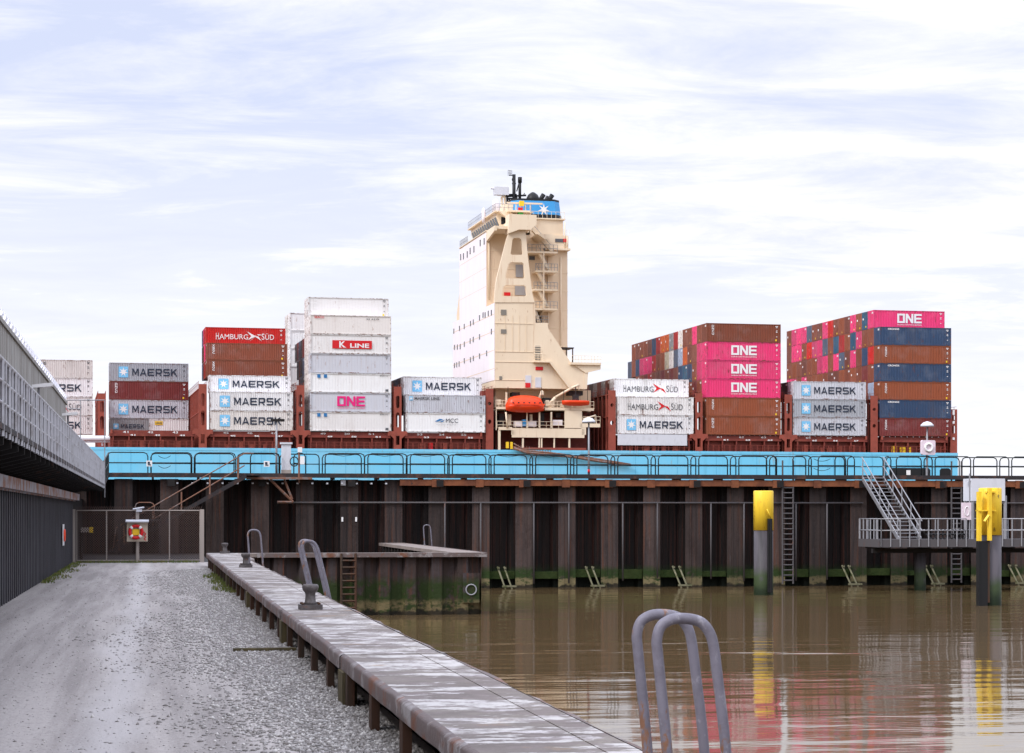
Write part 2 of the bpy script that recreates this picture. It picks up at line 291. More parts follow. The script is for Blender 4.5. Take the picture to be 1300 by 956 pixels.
# ------------------------------------------------------------------ containers
W = 2.44
def corr(mb, x0, x1, z0, z1, y, d, pitch=0.28, sgn=1):
    """trapezoid corrugated panel facing -y (sgn 1) at y, depth d inward"""
    n = max(1, round((x1-x0)/pitch)); p = (x1-x0)/n; xs = []
    for i in range(n):
        a = x0+i*p
        xs += [(a, y), (a+p*.3, y), (a+p*.5, y+d*sgn), (a+p*.8, y+d*sgn)]
    xs.append((x1, y))
    vs = [(x, yy, z0) for x, yy in xs] + [(x, yy, z1) for x, yy in xs]; m = len(xs)
    mb._add(vs, [(i, i+1, m+i+1, m+i) for i in range(m-1)])
_C = {}
def cont_meshes(L, h, reefer, var=0):
    k = (L, h, reefer, var)
    if k in _C: return _C[k]
    e = 0.14
    b = MB()
    b.box(e*.5, L-e*.5, .11, W-.04, .1, h-.06)
    if reefer:
        for i in range(int((L-.6)/.42)+1): b.box(.3+i*.42, .34+i*.42, .060, .085, .2, h-.16)
    else:
        corr(b, e, L-e, .16, h-.12, .02, .085)
    fr = MB()
    for x in (0, L-e):
        for y in (0, W-e): fr.box(x, x+e, y, y+e, 0, h)
    for y in (0.01, W-.11):
        fr.box(e, L-e, y, y+.1, .02, .17); fr.box(e, L-e, y, y+.08, h-.12, h-.01)
    for x in (.01, L-.13):
        fr.box(x, x+.12, e, W-e, .02, .17); fr.box(x, x+.12, e, W-e, h-.13, h-.01)
    d = MB()
    if reefer:   # cooling unit in the left end
        d.box(-.01, .03, e+.05, W-e-.05, .2, h-.16); d.m(1).box(-.04, -.011, .4, W-.4, h*.55, h*.9); d.box(-.04, -.011, .35, 1.1, .3, h*.45); d.box(-.04, -.011, 1.3, W-.35, .3, h*.45)
    else:
        d.box(-.005, .05, e, W/2-.02, .18, h-.14); d.box(-.005, .05, W/2+.02, W-e, .18, h-.14)
        d.m(1)
        for y in (.45, .95, 1.5, 2.0): d.box(-.06, -.02, y-.02, y+.02, .1, h-.1)
    if not reefer:
        if var == 0: d.m(2).box(-.03, -.012, *((.2,.75), (1.55,2.2), (.25,1.0), (1.4,1.9))[var], h*.80, h*.90)
        if var >= 2: d.m(3).box(-.03, -.012, *((1.5,1.75), (.3,.6), (.55,.85), (.9,1.1))[var], h*.10, h*.20)
        if var == 2: d.m(2).box(-.03, -.012, 1.5, 2.1, h*.55, h*.66)
    mm = (b.mesh('body', M['reefer'] if reefer else M['paint']), fr.mesh('frame', M['frame']),
          d.mesh('door', [M['reefer'] if reefer else M['paint'], M['frame'], M['white'], M['yellowink']]))
    al = MB(); al.v = b.v+fr.v+d.v
    o1 = len(b.v); o2 = o1+len(fr.v)
    al.f = b.f + [tuple(i+o1 for i in f) for f in fr.f] + [tuple(i+o2 for i in f) for f in d.f]
    al.mi = [0]*len(b.f)+[1]*len(fr.f)+d.mi; al.sm = [False]*len(al.f)
    _C[k] = (*mm, al.mesh('container', [M['reefer'] if reefer else M['paint'], M['frame'], M['white'], M['yellowink']]))
    return _C[k]

C = dict(white=(.84,.83,.84), reef=(.82,.80,.79), offw=(.74,.70,.67), mgrey=(.43,.45,.49), lgrey=(.60,.61,.66), brown=(.255,.075,.042), brown2=(.20,.065,.045),
         obrown=(.31,.088,.040), maroon=(.20,.038,.036), pink=(.80,.055,.20), dpink=(.60,.055,.16), navy=(.040,.075,.15), slate=(.10,.13,.19), teal=(.03,.11,.19),
         red=(.62,.022,.018), dred=(.42,.03,.028), cream=(.62,.56,.42), dark=(.07,.06,.065), grey=(.30,.30,.31), lblue=(.40,.47,.60), orange=(.60,.13,.035))
WORD = dict(white='white', reef='white', offw='off-white', mgrey='grey', lgrey='light grey', brown='brown', brown2='dull brown', obrown='orange-brown', maroon='maroon', pink='pink', dpink='dark pink',
            navy='navy', slate='slate blue', teal='dark teal', red='red', dred='deep red', cream='cream', dark='dark grey', grey='grey', lblue='pale blue', orange='orange')

def decorate(o, deco, L, h):
    y = -0.02
    def add(name, mbx, m, par=o): return part(name, mbx.mesh(name, M[m]), None, par)
    def blk(mb, x0, x1, z0, z1, yy=y): mb._add([(x0,yy,z0),(x1,yy,z0),(x1,yy,z1),(x0,yy,z1)], [(0,1,2,3)])
    if deco == 'MAERSK':
        e = MB(); blk(e, .115*L, .235*L, h*.20, h*.79); em = add('emblem', e, 'emblemblue')
        st = MB(); star(st, .175*L, h*.495, h*.25, y-.02); add('star', st, 'white', em)
        t = MB(); put_block(t, 'MAERSK', .285*L, .86*L, h*.30, h*.69, y); add('lettering', t, 'navyink')
    elif deco == 'MAERSK20':
        e = MB(); blk(e, .10*L, .23*L, h*.36, h*.68); em = add('emblem', e, 'emblemblue')
        st = MB(); star(st, .165*L, h*.52, h*.13, y-.02); add('star', st, 'white', em)
        t = MB(); put_block(t, 'MAERSK', .29*L, .88*L, h*.40, h*.65, y); add('lettering', t, 'navyink')
    elif deco == 'MAERSK LINE':
        e = MB(); blk(e, .04*L, .085*L, h*.68, h*.9); em = add('emblem', e, 'emblemblue')
        st = MB(); star(st, .0625*L, h*.79, h*.09, y-.02); add('star', st, 'white', em)
        t = MB(); put_text(t, 'MAERSK LINE', .105*L, .42*L, h*.72, h*.88, y, .018); add('lettering', t, 'greyink')
    elif deco in ('HS', 'HSW'):
        ink = 'greyink' if deco == 'HSW' else 'white'
        t = MB()
        put_text(t, 'H', .13*L, .165*L, h*.30, h*.66, y, .0); put_text(t, 'AMBURG', .172*L, .53*L, h*.30, h*.60, y, .0)
        put_text(t, 'S', .70*L, .735*L, h*.30, h*.66, y, .0); put_text(t, '\u00dcD', .745*L, .855*L, h*.30, h*.68, y, .0)
        # small serifs on the capitals
        for sx in (.128, .153, .172, .222): blk(t, sx*L, (sx+.014)*L, h*.285, h*.305)
        add('lettering', t, ink)
        e = MB()
        e._add([(.515*L,y,h*.78),(.625*L,y,h*.50),(.525*L,y,h*.26),(.57*L,y,h*.5)], [(0,3,1),(3,2,1)])
        e._add([(.60*L,y-.01,h*.53),(.70*L,y-.01,h*.22),(.66*L,y-.01,h*.48)], [(0,1,2)])
        e._add([(.545*L,y-.01,h*.16),(.61*L,y-.01,h*.44),(.64*L,y-.01,h*.62),(.72*L,y-.01,h*.58),(.66*L,y-.01,h*.55)], [(0,1,2),(2,4,3)]) if deco == 'HS' else None
        add('emblem', e, 'redink' if deco == 'HSW' else 'white')
    elif deco in ('ONE', 'ONEG'):
        ink = 'white' if deco == 'ONE' else 'pinkink'
        t = MB(); x0 = .33*L; w = .345*L; z0 = h*.30; z1 = h*.82; th = h*.10; tw = .028*L
        g = w/3.2
        blk(t, x0, x0+g, z1-th, z1); blk(t, x0, x0+g, z0, z0+th); blk(t, x0, x0+tw, z0+th, z1-th); blk(t, x0+g-tw, x0+g, z0+th, z1-th)
        a = x0+g*1.1
        blk(t, a, a+tw, z0, z1); blk(t, a+g-tw, a+g, z0, z1); t._add([(a+tw,y,z1),(a+tw,y,z1-th*2),(a+g-tw,y,z0),(a+g-tw,y,z0+th*2)], [(0,1,2,3)])
        a = x0+g*2.2
        blk(t, a, a+tw, z0, z1); blk(t, a+tw, a+g, z1-th, z1); blk(t, a+tw, a+g*.95, (z0+z1)/2-th/2, (z0+z1)/2+th/2); blk(t, a+tw, a+g, z0, z0+th)
        put_text(t, 'OCEAN NETWORK EXPRESS', x0, x0+w, h*.175, h*.235, y, .01)
        add('lettering', t, ink)
    elif deco == 'KLINE':
        e = MB(); blk(e, .27*L, .76*L, h*.27, h*.70); pn = part('name_panel', e.mesh('name_panel', M['redink']), None, o)
        t = MB(); put_text(t, 'K', .355*L, .435*L, h*.33, h*.65, y-.02, .03); put_text(t, 'LINE', .49*L, .725*L, h*.33, h*.55, y-.02, .025)
        for sx in (.35, .405, .488, .562): blk(t, sx*L, (sx+.035)*L, h*.325, h*.345, y-.03)
        add('lettering', t, 'white', pn)
    elif deco == 'MCC':
        t = MB(); put_text(t, 'MCC', .50*L, .655*L, h*.50, h*.72, y, .0); put_text(t, 'Transport Singapore', .38*L, .63*L, h*.37, h*.41, y, .0); add('lettering', t, 'navyink')
        e = MB(); e._add([(.36*L,y,h*.56),(.42*L,y,h*.70),(.47*L,y,h*.68),(.40*L,y,h*.55)], [(0,1,2,3)]); e._add([(.42*L,y-.01,h*.52),(.45*L,y-.01,h*.60),(.49*L,y-.01,h*.66),(.46*L,y-.01,h*.54)], [(0,1,2,3)]); add('emblem', e, 'blueink')
    elif deco == 'CL':
        e = MB(); blk(e, .085*L, .125*L, h*.75, h*.93); blk(e, .165*L, .205*L, h*.75, h*.93); add('emblem', e, 'blueink')
        t = MB(); blk(t, .93*L, .965*L, h*.08, h*.2); put_text(t, 'MNBU 912', .86*L, .96*L, h*.86, h*.92, y, .01); add('lettering', t, 'greyink')
    elif deco in ('vwhite', 'vsmall'):
        t = MB()
        for k, ch in enumerate('XSOC' if deco == 'vwhite' else 'DNCU'):
            put_text(t, ch, .07*L, .10*L, h*(.78-.14*k), h*(.90-.14*k), y, .02)
        add('lettering', t, 'white')
        e = MB(); blk(e, .925*L, .945*L, h*.08, h*.18); add('yellow_mark', e, 'yellowink')
    elif deco == 'bigname':
        t = MB(); put_text(t, 'CRONOS', .11*L, .27*L, h*.83, h*.93, y, .03); add('lettering', t, 'white')
    elif deco == 'redsmall':
        t = MB(); put_text(t, 'SEACO', .05*L, .17*L, h*.82, h*.94, y, .02); add('lettering', t, 'redink')
        t = MB(); put_text(t, '23 4379', .69*L, .85*L, h*.78, h*.86, y, .01); add('number', t, 'greyink')
    elif deco == 'plate':
        e = MB(); blk(e, .14*L, .34*L, h*.62, h*.86); add('plate', e, 'yellowink')
        t = MB(); put_text(t, 'LEASE', .16*L, .32*L, h*.67, h*.81, y-.02, .02); add('lettering', t, 'greyink')
    if deco and deco not in ('MAERSK20', 'plate', 'CL', 'redsmall'):
        ink = 'greyink' if o.children and sum(list(o.children[0].color)[:3]) > 1.2 else 'white'
        mk = MB()
        for zz, ww in ((.86,.035),(.80,.02),(.62,.018),(.55,.022),(.3,.015)): blk(mk, .945*L-ww*L/2, .945*L+ww*L/2, h*zz, h*(zz+.035))
        add('marking', mk, ink)
    elif not deco:
        mk = MB()
        for zz, ww in ((.86,.03),(.78,.02),(.5,.018)): blk(mk, .945*L-ww*L/2, .945*L+ww*L/2, h*zz, h*(zz+.03))
        add('marking', mk, 'greyink' if sum(list(o.children[0].color)[:3]) > 1.2 else 'white')

def container(s, t, z, col, label, group, deco=None, L=12.19, h=2.9, reefer=False, parts=True):
    c = C[col]; k = random.uniform(.92, 1.08); c = tuple(min(.86, q*k) for q in c)
    body, frame, door, whole = cont_meshes(L, round(h, 2), reefer, 0 if parts else random.randrange(4))
    if parts:
        o = thing('shipping_container', label, 'container', S, (s, t, z), group)
        ORG[o] = (0, 0, 0)
        part('body', body, None, o, color=c)
        part('frame', frame, None, o, color=tuple(q*.85 for q in c)); part('cooling_unit' if reefer else 'door', door, None, o, color=tuple(q*.9 for q in c))
        decorate(o, deco, L, h)
        return o
    o = bpy.data.objects.new('shipping_container', whole); COL.objects.link(o); o.location = S.w(s, t, z); o.rotation_euler = (0,0,S.ang); o.color = (*c, 1)
    return tag(o, label, 'container', group)

BASE = 14.5
ORD = ['first','second','third','fourth','fifth','sixth','seventh','eighth','ninth','tenth','eleventh','twelfth','thirteenth','fourteenth','fifteenth','sixteenth','seventeenth','eighteenth','nineteenth']
ROWP = 2.5
# front stacks: name, left px of the t=0 stack, base t, tiers bottom-up (colour, deco, h, row offset, reefer, label)
stacks = [
 ('stack by the grey fence on the left', 19.5, 21, [
   ('reef','MAERSK',2.9,0,False,'white container with dark lettering, lowest of the stack by the left fence'),
   ('reef','HSW',2.9,0,False,'white container with faded serif name, second lowest beside the left fence'),
   ('white','MAERSK',2.9,0,False,'white container with dark lettering, second from top beside the left fence'),
   ('offw','MAERSK LINE',2.9,0,False,'dirty white container on top of the stack beside the left fence')]),
 ('short stack behind the pale boom', 139, 21, [
   ('maroon','vsmall',2.9,0,False,'plain maroon container sandwiched between two grey MAERSK ones'),]),
]
g = 'containers in the near side row'
def stack(left_px, t0, tiers):
    x0 = S.x(left_px, t0); z = BASE
    for (col, deco, h, row, reefer, label) in tiers:
        container(x0, t0+row*ROWP, z, col, label, g, deco, h=h-.02, reefer=reefer); z += h
    return x0, z
stack(15.5, 21, stacks[0][3])
# second stack: two short boxes at the bottom
xb2 = S.x(139, 21)
container(xb2, 21, BASE, 'grey', 'short grey container with small MAERSK lettering beside a short white one', g, 'MAERSK20', L=6.06, h=2.57)
container(xb2+6.13, 21, BASE, 'reef', 'short white container with small yellow plate under the grey MAERSK one', g, 'plate', L=6.06, h=2.57)
z = BASE+2.6
for col, deco, lab in (('lgrey','MAERSK','light grey MAERSK container directly under the plain maroon one'), ('maroon','vsmall','plain maroon container between two grey MAERSK containers'),
                       ('mgrey','MAERSK','grey MAERSK container on top of the plain maroon container')):
    container(xb2, 21, z, col, lab, g, deco, h=2.88); z += 2.9
stack(267, 0, [
 ('offw','MAERSK',2.9,0,False,'grubby white MAERSK container, lowest under the red HAMBURG SUD one'),
 ('white','MAERSK',2.85,0,False,'white MAERSK container, middle of the three below the brown pair'),
 ('white','MAERSK',2.6,1,False,'white MAERSK container directly under the two brown containers'),
 ('brown','vwhite',2.6,3,False,'lower of the two brown containers under the red one'),
 ('brown','vwhite',2.6,3,False,'brown container directly under the red HAMBURG SUD container'),
 ('red','HS',2.6,4,False,'bright red HAMBURG SUD container on top of the brown pair')])
stack(394, 0, [
 ('reef','CL',2.9,0,True,'white reefer at the bottom of the seven high white stack'),
 ('lgrey','ONEG',2.9,0,True,'pale grey reefer with magenta ONE lettering'),
 ('white','CL',2.9,0,True,'white reefer directly above the pale grey magenta lettered one'),
 ('lgrey',None,2.9,0,True,'plain pale grey reefer directly under the red K LINE panel'),
 ('reef','KLINE',2.9,0,True,'white reefer with red K LINE panel'),
 ('offw','redsmall',2.9,0,True,'grimy white reefer with small red word, second from top'),
 ('reef','vsmall',2.9,1,True,'plain white reefer topping the seven high white stack')])
stack(515.5, 0, [
 ('white','MCC',2.9,0,True,'white container with blue MCC lettering and wave emblem'),
 ('lgrey','MAERSK LINE',2.75,0,False,'streaky pale container with small MAERSK LINE lettering above the MCC one'),
 ('white','MAERSK',2.9,1,False,'white MAERSK container on top beside the beige ship tower')])
stack(784.5, 0, [
 ('white','MAERSK',2.9,0,False,'white MAERSK container under the two white HAMBURG SUD ones'),
 ('reef','HSW',2.9,0,False,'lower white HAMBURG SUD container with red pennants'),
 ('white','HSW',2.9,1,False,'upper white HAMBURG SUD container with red pennants')])
stack(897, 0, [
 ('obrown','vsmall',2.9,0,False,'lowest brown container under the three pink ones'),
 ('obrown','vwhite',2.9,0,False,'brown container directly below the three pink ONE containers'),
 ('pink','ONE',2.9,0,False,'lowest of three pink ONE containers under the brown top'),
 ('pink','ONE',2.9,0,False,'middle of three pink ONE containers under the brown top'),
 ('pink','ONE',2.9,0,False,'highest of three pink ONE containers directly under the brown top'),
 ('brown','vsmall',2.9,0,False,'plain brown container on top of the three pink ones')])
stack(1007, 0, [
 ('lgrey','MAERSK',2.85,0,False,'lowest of three pale grey MAERSK containers below the coloured block'),
 ('mgrey','MAERSK',2.85,0,False,'middle of three pale grey MAERSK containers below the coloured block'),
 ('lgrey','MAERSK',2.85,0,False,'highest of three pale grey MAERSK containers below the coloured block')])
stack(1117, 0, [
 ('maroon','vwhite',2.9,0,False,'maroon container, lowest of the tall stern stack'),
 ('navy','bigname',2.9,0,False,'lowest of three navy containers at the stern'),
 ('obrown','vwhite',2.9,0,False,'lower orange-brown container between navy ones at the stern'),
 ('navy','bigname',2.9,0,False,'middle of three navy containers at the stern'),
 ('obrown','vwhite',2.9,0,False,'upper orange-brown container between navy ones at the stern'),
 ('navy','bigname',2.9,0,False,'highest of three navy containers directly under the pink one'),
 ('pink','ONE',2.9,1,False,'pink ONE container on top of the stern stack')])

def rows(left_px, tier_z, cols, first_row, label_fmt, group, h=2.9, reefer=False):
    """one tier of container ends running inboard from first_row"""
    x0 = S.x(left_px, 0)
    for i, c in enumerate(cols):
        if c is None: continue
        container(x0, (first_row+i)*ROWP, tier_z, c, label_fmt.format(col=WORD[c], n=ORD[i]), group, h=h-.02, reefer=reefer, parts=False)
gr = 'container ends in the block right of the pink stack'
T9 = [
 (6, 2, 'teal obrown pink brown2 obrown brown red pink brown2 brown slate pink pink dpink brown', 'top tier'),
 (5, 1, 'brown brown dpink teal obrown dred teal brown slate pink dpink red brown pink pink brown2', 'second tier'),
 (4, 1, 'red navy brown pink brown2 slate pink obrown pink dpink obrown brown brown2 brown obrown brown', 'third tier'),
 (3, 1, 'brown maroon brown obrown brown obrown brown2 brown2 brown obrown obrown brown pink brown dpink pink', 'fourth tier'),
 (2, 1, 'lblue brown maroon brown', 'fifth tier')]
for k, r0, cs, nm in T9:
    rows(1117, BASE+2.9*k, cs.split(), r0, '{col} container end, {n} inboard in the '+nm+' of the stern block', 'container ends in the stern block')
T7 = [
 (5, 1, 'brown pink brown brown offw dred grey orange orange dred navy brown2 brown brown brown2 brown', 'top tier'),
 (4, 1, 'dpink brown brown2 orange lblue slate offw cream obrown brown dred pink pink dpink navy brown slate', 'second tier'),
 (3, 1, 'dpink brown navy teal navy brown2 maroon brown maroon brown2 brown dred maroon brown brown', 'third tier'),
 (2, 1, 'brown maroon brown', 'fourth tier')]
for k, r0, cs, nm in T7:
    rows(897, BASE+2.9*k, cs.split(), r0, '{col} container end, {n} inboard in the '+nm+' beside the pink stack', 'container ends beside the pink stack')
rows(784.5, BASE+5.8, 'brown2 grey brown2 grey dark brown2 grey brown2 dark brown2'.split(), 2, '{col} container end, {n} inboard behind the white HAMBURG SUD pair', 'container ends behind the white pair')
rows(784.5, BASE+2.9, 'maroon dark brown2 maroon'.split(), 1, '{col} container end one tier lower, {n} inboard behind the white pair', 'container ends behind the white pair')
rows(515.5, BASE+5.65, 'dark slate dark brown2 dark slate'.split(), 2, '{col} container end, {n} inboard behind the MAERSK and MCC stack', 'container ends behind the three high stack')
rows(515.5, BASE+2.9, 'dark brown2 dark'.split(), 1, '{col} container end one tier lower, {n} inboard behind the MCC stack', 'container ends behind the three high stack', h=2.75)
rows(1007, BASE+5.7, 'dark brown2 slate'.split(), 1, '{col} container end, {n} inboard behind the three grey MAERSK ones', 'container ends behind the grey stack', h=2.85)
for k in range(7):
    rows(394, BASE+2.9*k, ['offw','offw'] if k < 6 else ['offw'], 1 if k < 6 else 2, 'white reefer end, {n} behind the front reefer in tier %s of the seven high stack' % ['one','two','three','four','five','six','seven'][k], 'reefer ends in the seven high stack', reefer=True)
for k in range(2, 7):
    rows(394, BASE+2.9*k, ['reef','offw','offw'], 11, 'distant white reefer seen past the seven high stack, {n} inboard, tier %s' % ['one','two','three','four','five','six','seven'][k], 'distant white reefers', reefer=True)
for k, cs in ((2,'dark slate maroon'), (3,'slate dark brown2 dark'), (4,'maroon dark slate maroon dark')):
    rows(394, BASE+2.9*k, cs.split(), 3, '{col} container end, {n} in tier %s in the gap beside the reefers' % ['one','two','three','four','five'][k], 'dark container ends in the gap')
for k, cs in ((3,'dred maroon slate'), (4,'pink maroon dark'), (5,'dpink slate')):
    rows(267, BASE+8.35+2.6*(k-3), cs.split(), 4 if k < 5 else 5, '{col} container end, {n} behind the brown pair, tier %s' % ['','','','four','five','six'][k], 'container ends behind the brown pair', h=2.6)


# ------------------------------------------------------------------ the ship
def sp(px, py, t): return S.xz(px, py, t)
def poly(pts, t): return [sp(px, py, t) for px, py in pts]
SL, SR = S.x(-520, 0), S.x(1216, 0)
ship = thing('container_ship', 'large container ship with light blue hull and beige tower behind the dark quay wall', 'ship', S, (0, 22, WATER))
HT = 11.85
BEAM = 43.0
mb = MB()   # hull with a bow tapering beyond the left end of the picture, bulwark lip, stern transom
b = S.x(-150, 0)
out = [(SL-35, BEAM/2), (SL-5, 6), (b, 0), (SR, 0), (SR, BEAM), (b, BEAM), (SL-5, BEAM-6)]
mb.prism(out, WATER-6, HT-.01, 'z')
mb.box(b, SR, -.04, -.001, HT-.35, HT+.05)
for k in range(30):
    x = b+3+k*9.0
hl = part('hull', mb, M['hull'], ship)
mb = MB()
for k in range(40):
    x = b+3+k*6.4+random.uniform(-.5,.5)
    if x < SR-1: mb.box(x, x+.07, -.025, -.001, 5, HT-.36)
mb.box(b, SR, -.03, -.001, 9.55, 9.62); part('weld_seam', mb, M['hullseam'], hl)
mb = MB()   # mooring openings near the stern
for a, bb, y0, y1 in ((1129, 1181, 594, 604.5), (1193, 1207, 594.5, 605)):
    x0, z1 = sp(a, y0, 0); x1, z0 = sp(bb, y1, 0)
    mb.prism([(x0, z0), (x0, z1-.3), (x0+.3, z1), (x1-.3, z1), (x1, z1-.3), (x1, z0)], -.03, .2, 'y')
part('mooring_recess', mb, M['black'], ship)
mb = MB()
for a, bb, y0, y1 in ((1150.5, 1155.5, 597, 603),):
    x0, z1 = sp(a, y0, 0); x1, z0 = sp(bb, y1, 0); mb.box(x0, x1, -.12, -.04, z0, z1)
part('fairlead', mb, M['white'], ship)
# deck and hatch coaming
mb = MB(); mb.prism([(p[0], p[1]+(.05 if p[1] < 20 else -.05)) for p in out], HT, HT+.06, 'z'); part('deck', mb, M['deckred'], ship)

gaps_px = [129.5, 257.5, 381.5, 505, 622, 777.5, 887.5, 1001, 1110, 1212]
gx = [S.x(p, 0) for p in gaps_px]
for i in range(9):
    if i == 4: continue
    x0, x1 = gx[i]+1.2, gx[i+1]-1.2
    t0 = .9
    h = MB()
    h.box(x0, x1, t0, BEAM-1, HT+.06, BASE-1.0)
    h.box(x0-.1, x1+.1, .15, BEAM-.3, BASE-.95, BASE-.62); h.box(x0+.2, x1-.2, .35, BEAM-.4, BASE-.62, BASE-.1)
    for k in range(6): h.box(x0+.3+k*(x1-x0-.8)/5, x0+.5+k*(x1-x0-.8)/5, .2, .9, HT+.06, BASE-.95)
    for k in range(14):
        xx = x0+.3+k*(x1-x0-.6)/13; h.box(xx-.05, xx+.05, .12, .3, HT+.06, HT+1.0)
    h.box(x0, x1, .14, .2, HT+1.0, HT+1.06); h.box(x0, x1, .14, .18, HT+.55, HT+.6)
    hc = part('hatch_cover', h, M['deckred'], ship)
    q = MB()
    for xx in (x0, x1-.3):
        q.box(xx, xx+.3, .02, .4, BASE-.6, BASE)
    part('container_foot', q, M['lashred'], hc)
    nums = {0: '41 42 43', 1: '45 46 47', 2: '49 50 51', 3: '53 54 55', 6: '61 62 63', 7: '65 66 67', 8: None, 5: None}[i]
    if nums:
        for k, s_ in enumerate(nums.split()):
            t = MB()
            xx = x0+2.2+k*(x1-x0-5)/2
            put_text(t, s_, xx+.6, xx+1.4, BASE-.90, BASE-.67, .13, .03); put_text(t, s_, xx-.4, xx+.4, BASE-.5, BASE-.2, .32, .01)
            part('number', t, M['white'], hc)
    if i in (5, 8, 0, 1, 3, 7):   # small deck fittings
        for k in range(5):
            f = MB(); xx = x0+1.5+k*(x1-x0-3)/5+random.random(); f.box(xx, xx+random.uniform(.3,.9), .3, .8, HT+.06, HT+random.uniform(.6,1.3))
            part('deck_fitting', f, M['lashred' if i != 8 else 'yellowink'] if i != 3 or k != 1 else M['redink'], hc)
# grey hatch side under the white HAMBURG SUD stack
x0, x1 = S.x(784, .1), S.x(872, .1); mb = MB(); mb.box(x0, x1, -.02, .14, HT+.9, BASE-.05)
part('coaming_panel', mb, M['lightgrey'], ship)

def lashing(xc, t0=0.0, full=True, top=21.3, base_flare=True):
    m = MB(); w = .58
    # front side frame with oval openings, flared foot
    def ovalplate(x0, x1, z0, z1, holes, a, c):
        """plate in x-z between y=a..c with rectangular (chamfered) holes stacked vertically"""
        zc = z0; hx0, hx1 = x0+(x1-x0)*.26, x1-(x1-x0)*.26
        for (h0, h1) in holes:
            m.box(x0, x1, a, c, zc, h0); m.box(x0, hx0, a, c, h0, h1); m.box(hx1, x1, a, c, h0, h1)
            ch = min(.2, (hx1-hx0)*.4)
            for (cx, cz, dx, dz) in ((hx0,h0,ch,ch),(hx1,h0,-ch,ch),(hx0,h1,ch,-ch),(hx1,h1,-ch,-ch)):
                m.prism([(cx, cz), (cx+dx, cz), (cx, cz+dz)], a, c, 'y')
            zc = h1
        m.box(x0, x1, a, c, zc, z1)
    zt = top; zb = BASE
    H1 = (zt-zb)
    ovalplate(xc-w, xc+w, zb+.1, zt, [(zb+H1*.10, zb+H1*.43), (zb+H1*.52, zb+H1*.80)] if full else [(zb+H1*.2, zb+H1*.3), (zb+H1*.62, zb+H1*.70)], t0, t0+.25)
    if base_flare:
        m.prism([(xc-w, HT+.06), (xc-w, HT+1.6), (xc-w*2.4, BASE-.3), (xc-w*2.4, BASE+.1), (xc-w*.5, BASE+.1), (xc-w*.5, HT+.06)], t0, t0+.25, 'y')
        m.prism([(xc+w*.5, HT+.06), (xc+w*.5, BASE+.1), (xc+w*2.4, BASE+.1), (xc+w*2.4, BASE-.3), (xc+w, HT+1.6), (xc+w, HT+.06)], t0, t0+.25, 'y')
        m.box(xc-w*.5, xc+w*.5, t0, t0+.25, BASE-.6, BASE+.1); m.box(xc-w*.5, xc+w*.5, t0, t0+.25, HT+.06, HT+.7)
    else: m.box(xc-w, xc+w, t0, t0+.25, HT+.06, BASE+.1)
    # running back across the deck: columns, walkways, rails
    n = int((BEAM-t0-1)/2.5)
    for k in range(n):
        y = t0+1.2+k*2.5
        m.box(xc-w, xc-w+.16, y, y+.5, HT+.06, zt-.6); m.box(xc+w-.16, xc+w, y, y+.5, HT+.06, zt-.6)
        m.box(xc-.06, xc+.06, y, y+1.6, HT+.06, zt-1.2)
        for zz in (zt-.55,): m.bar((xc-w, y, zz), (xc-w, y, zt+.45), .05); m.bar((xc+w, y, zz), (xc+w, y, zt+.45), .05)
    for zz in (BASE+2.6, zt-.7): m.box(xc-w, xc+w, t0+.25, BEAM-.5, zz, zz+.12)
    for zz in (zt+.0, zt+.42):
        for q in (-w, w): m.bar((xc+q, t0+.3, zz), (xc+q, BEAM-.5, zz), .04)
    return m
for i, xc in enumerate(gx):
    if i == 0: m = lashing(S.x(129.5, 15), 15, True, 20.6, False)
    elif i in (4, 5): m = lashing(xc, .2, False, 21.2, False)
    elif i == 9: m = lashing(xc, .3, True, 18.9, False)
    elif i == 8: m = lashing(xc, 0, False, 20.9, False)
    else: m = lashing(xc, 0, True, 20.9 if i > 5 else 21.3)
    part('lashing_bridge', m, M['lashred'], ship)
# wide dark red plates next to the tower
x0, _ = sp(613, 500, .2); x1, _ = sp(620, 500, .2)
mb = MB(); mb.box(x0, x1+.2, .8, 8, HT+.06, 20.9); part('bulkhead', mb, M['deckred'], ship)
# white markers on the stern frame
mb = MB(); xc = gx[9]
for zz in (18.0, 16.6, 14.0): mb.box(xc-.25, xc+.1, .22, .29, zz, zz+(.8 if zz == 18.0 else .4))
part('marker', mb, M['white'], ship)

# ---- superstructure
s0 = S.x(628, 1.0)                      # plane of the white forward bulkhead
x_r, _ = sp(679, 400, 1)
zL0, zL1, zU = 21.0, 34.35, 45.9
def lower_outline():
    return [(s0, zL0)] + [(s0, zL1)] + poly([(679,383.5),(680,410),(695,410),(696,417),(724,459),(747,470),(745,494)], 1.0)
pl = lower_outline(); pl[0] = (s0, pl[-1][1])
zB = pl[0][1]
mb = MB(); mb.prism(pl[:3]+[(pl[2][0]+2, zL1-1), (pl[2][0]+2, zB)] if False else pl, 1.0, 34.0, 'y')
low = part('deckhouse', mb, M['beige'], ship)
def T(px, py):   # pixel on the forward bulkhead plane
    t = S.t(px, s0-.06); return t, S.z(py, s0-.06, t)
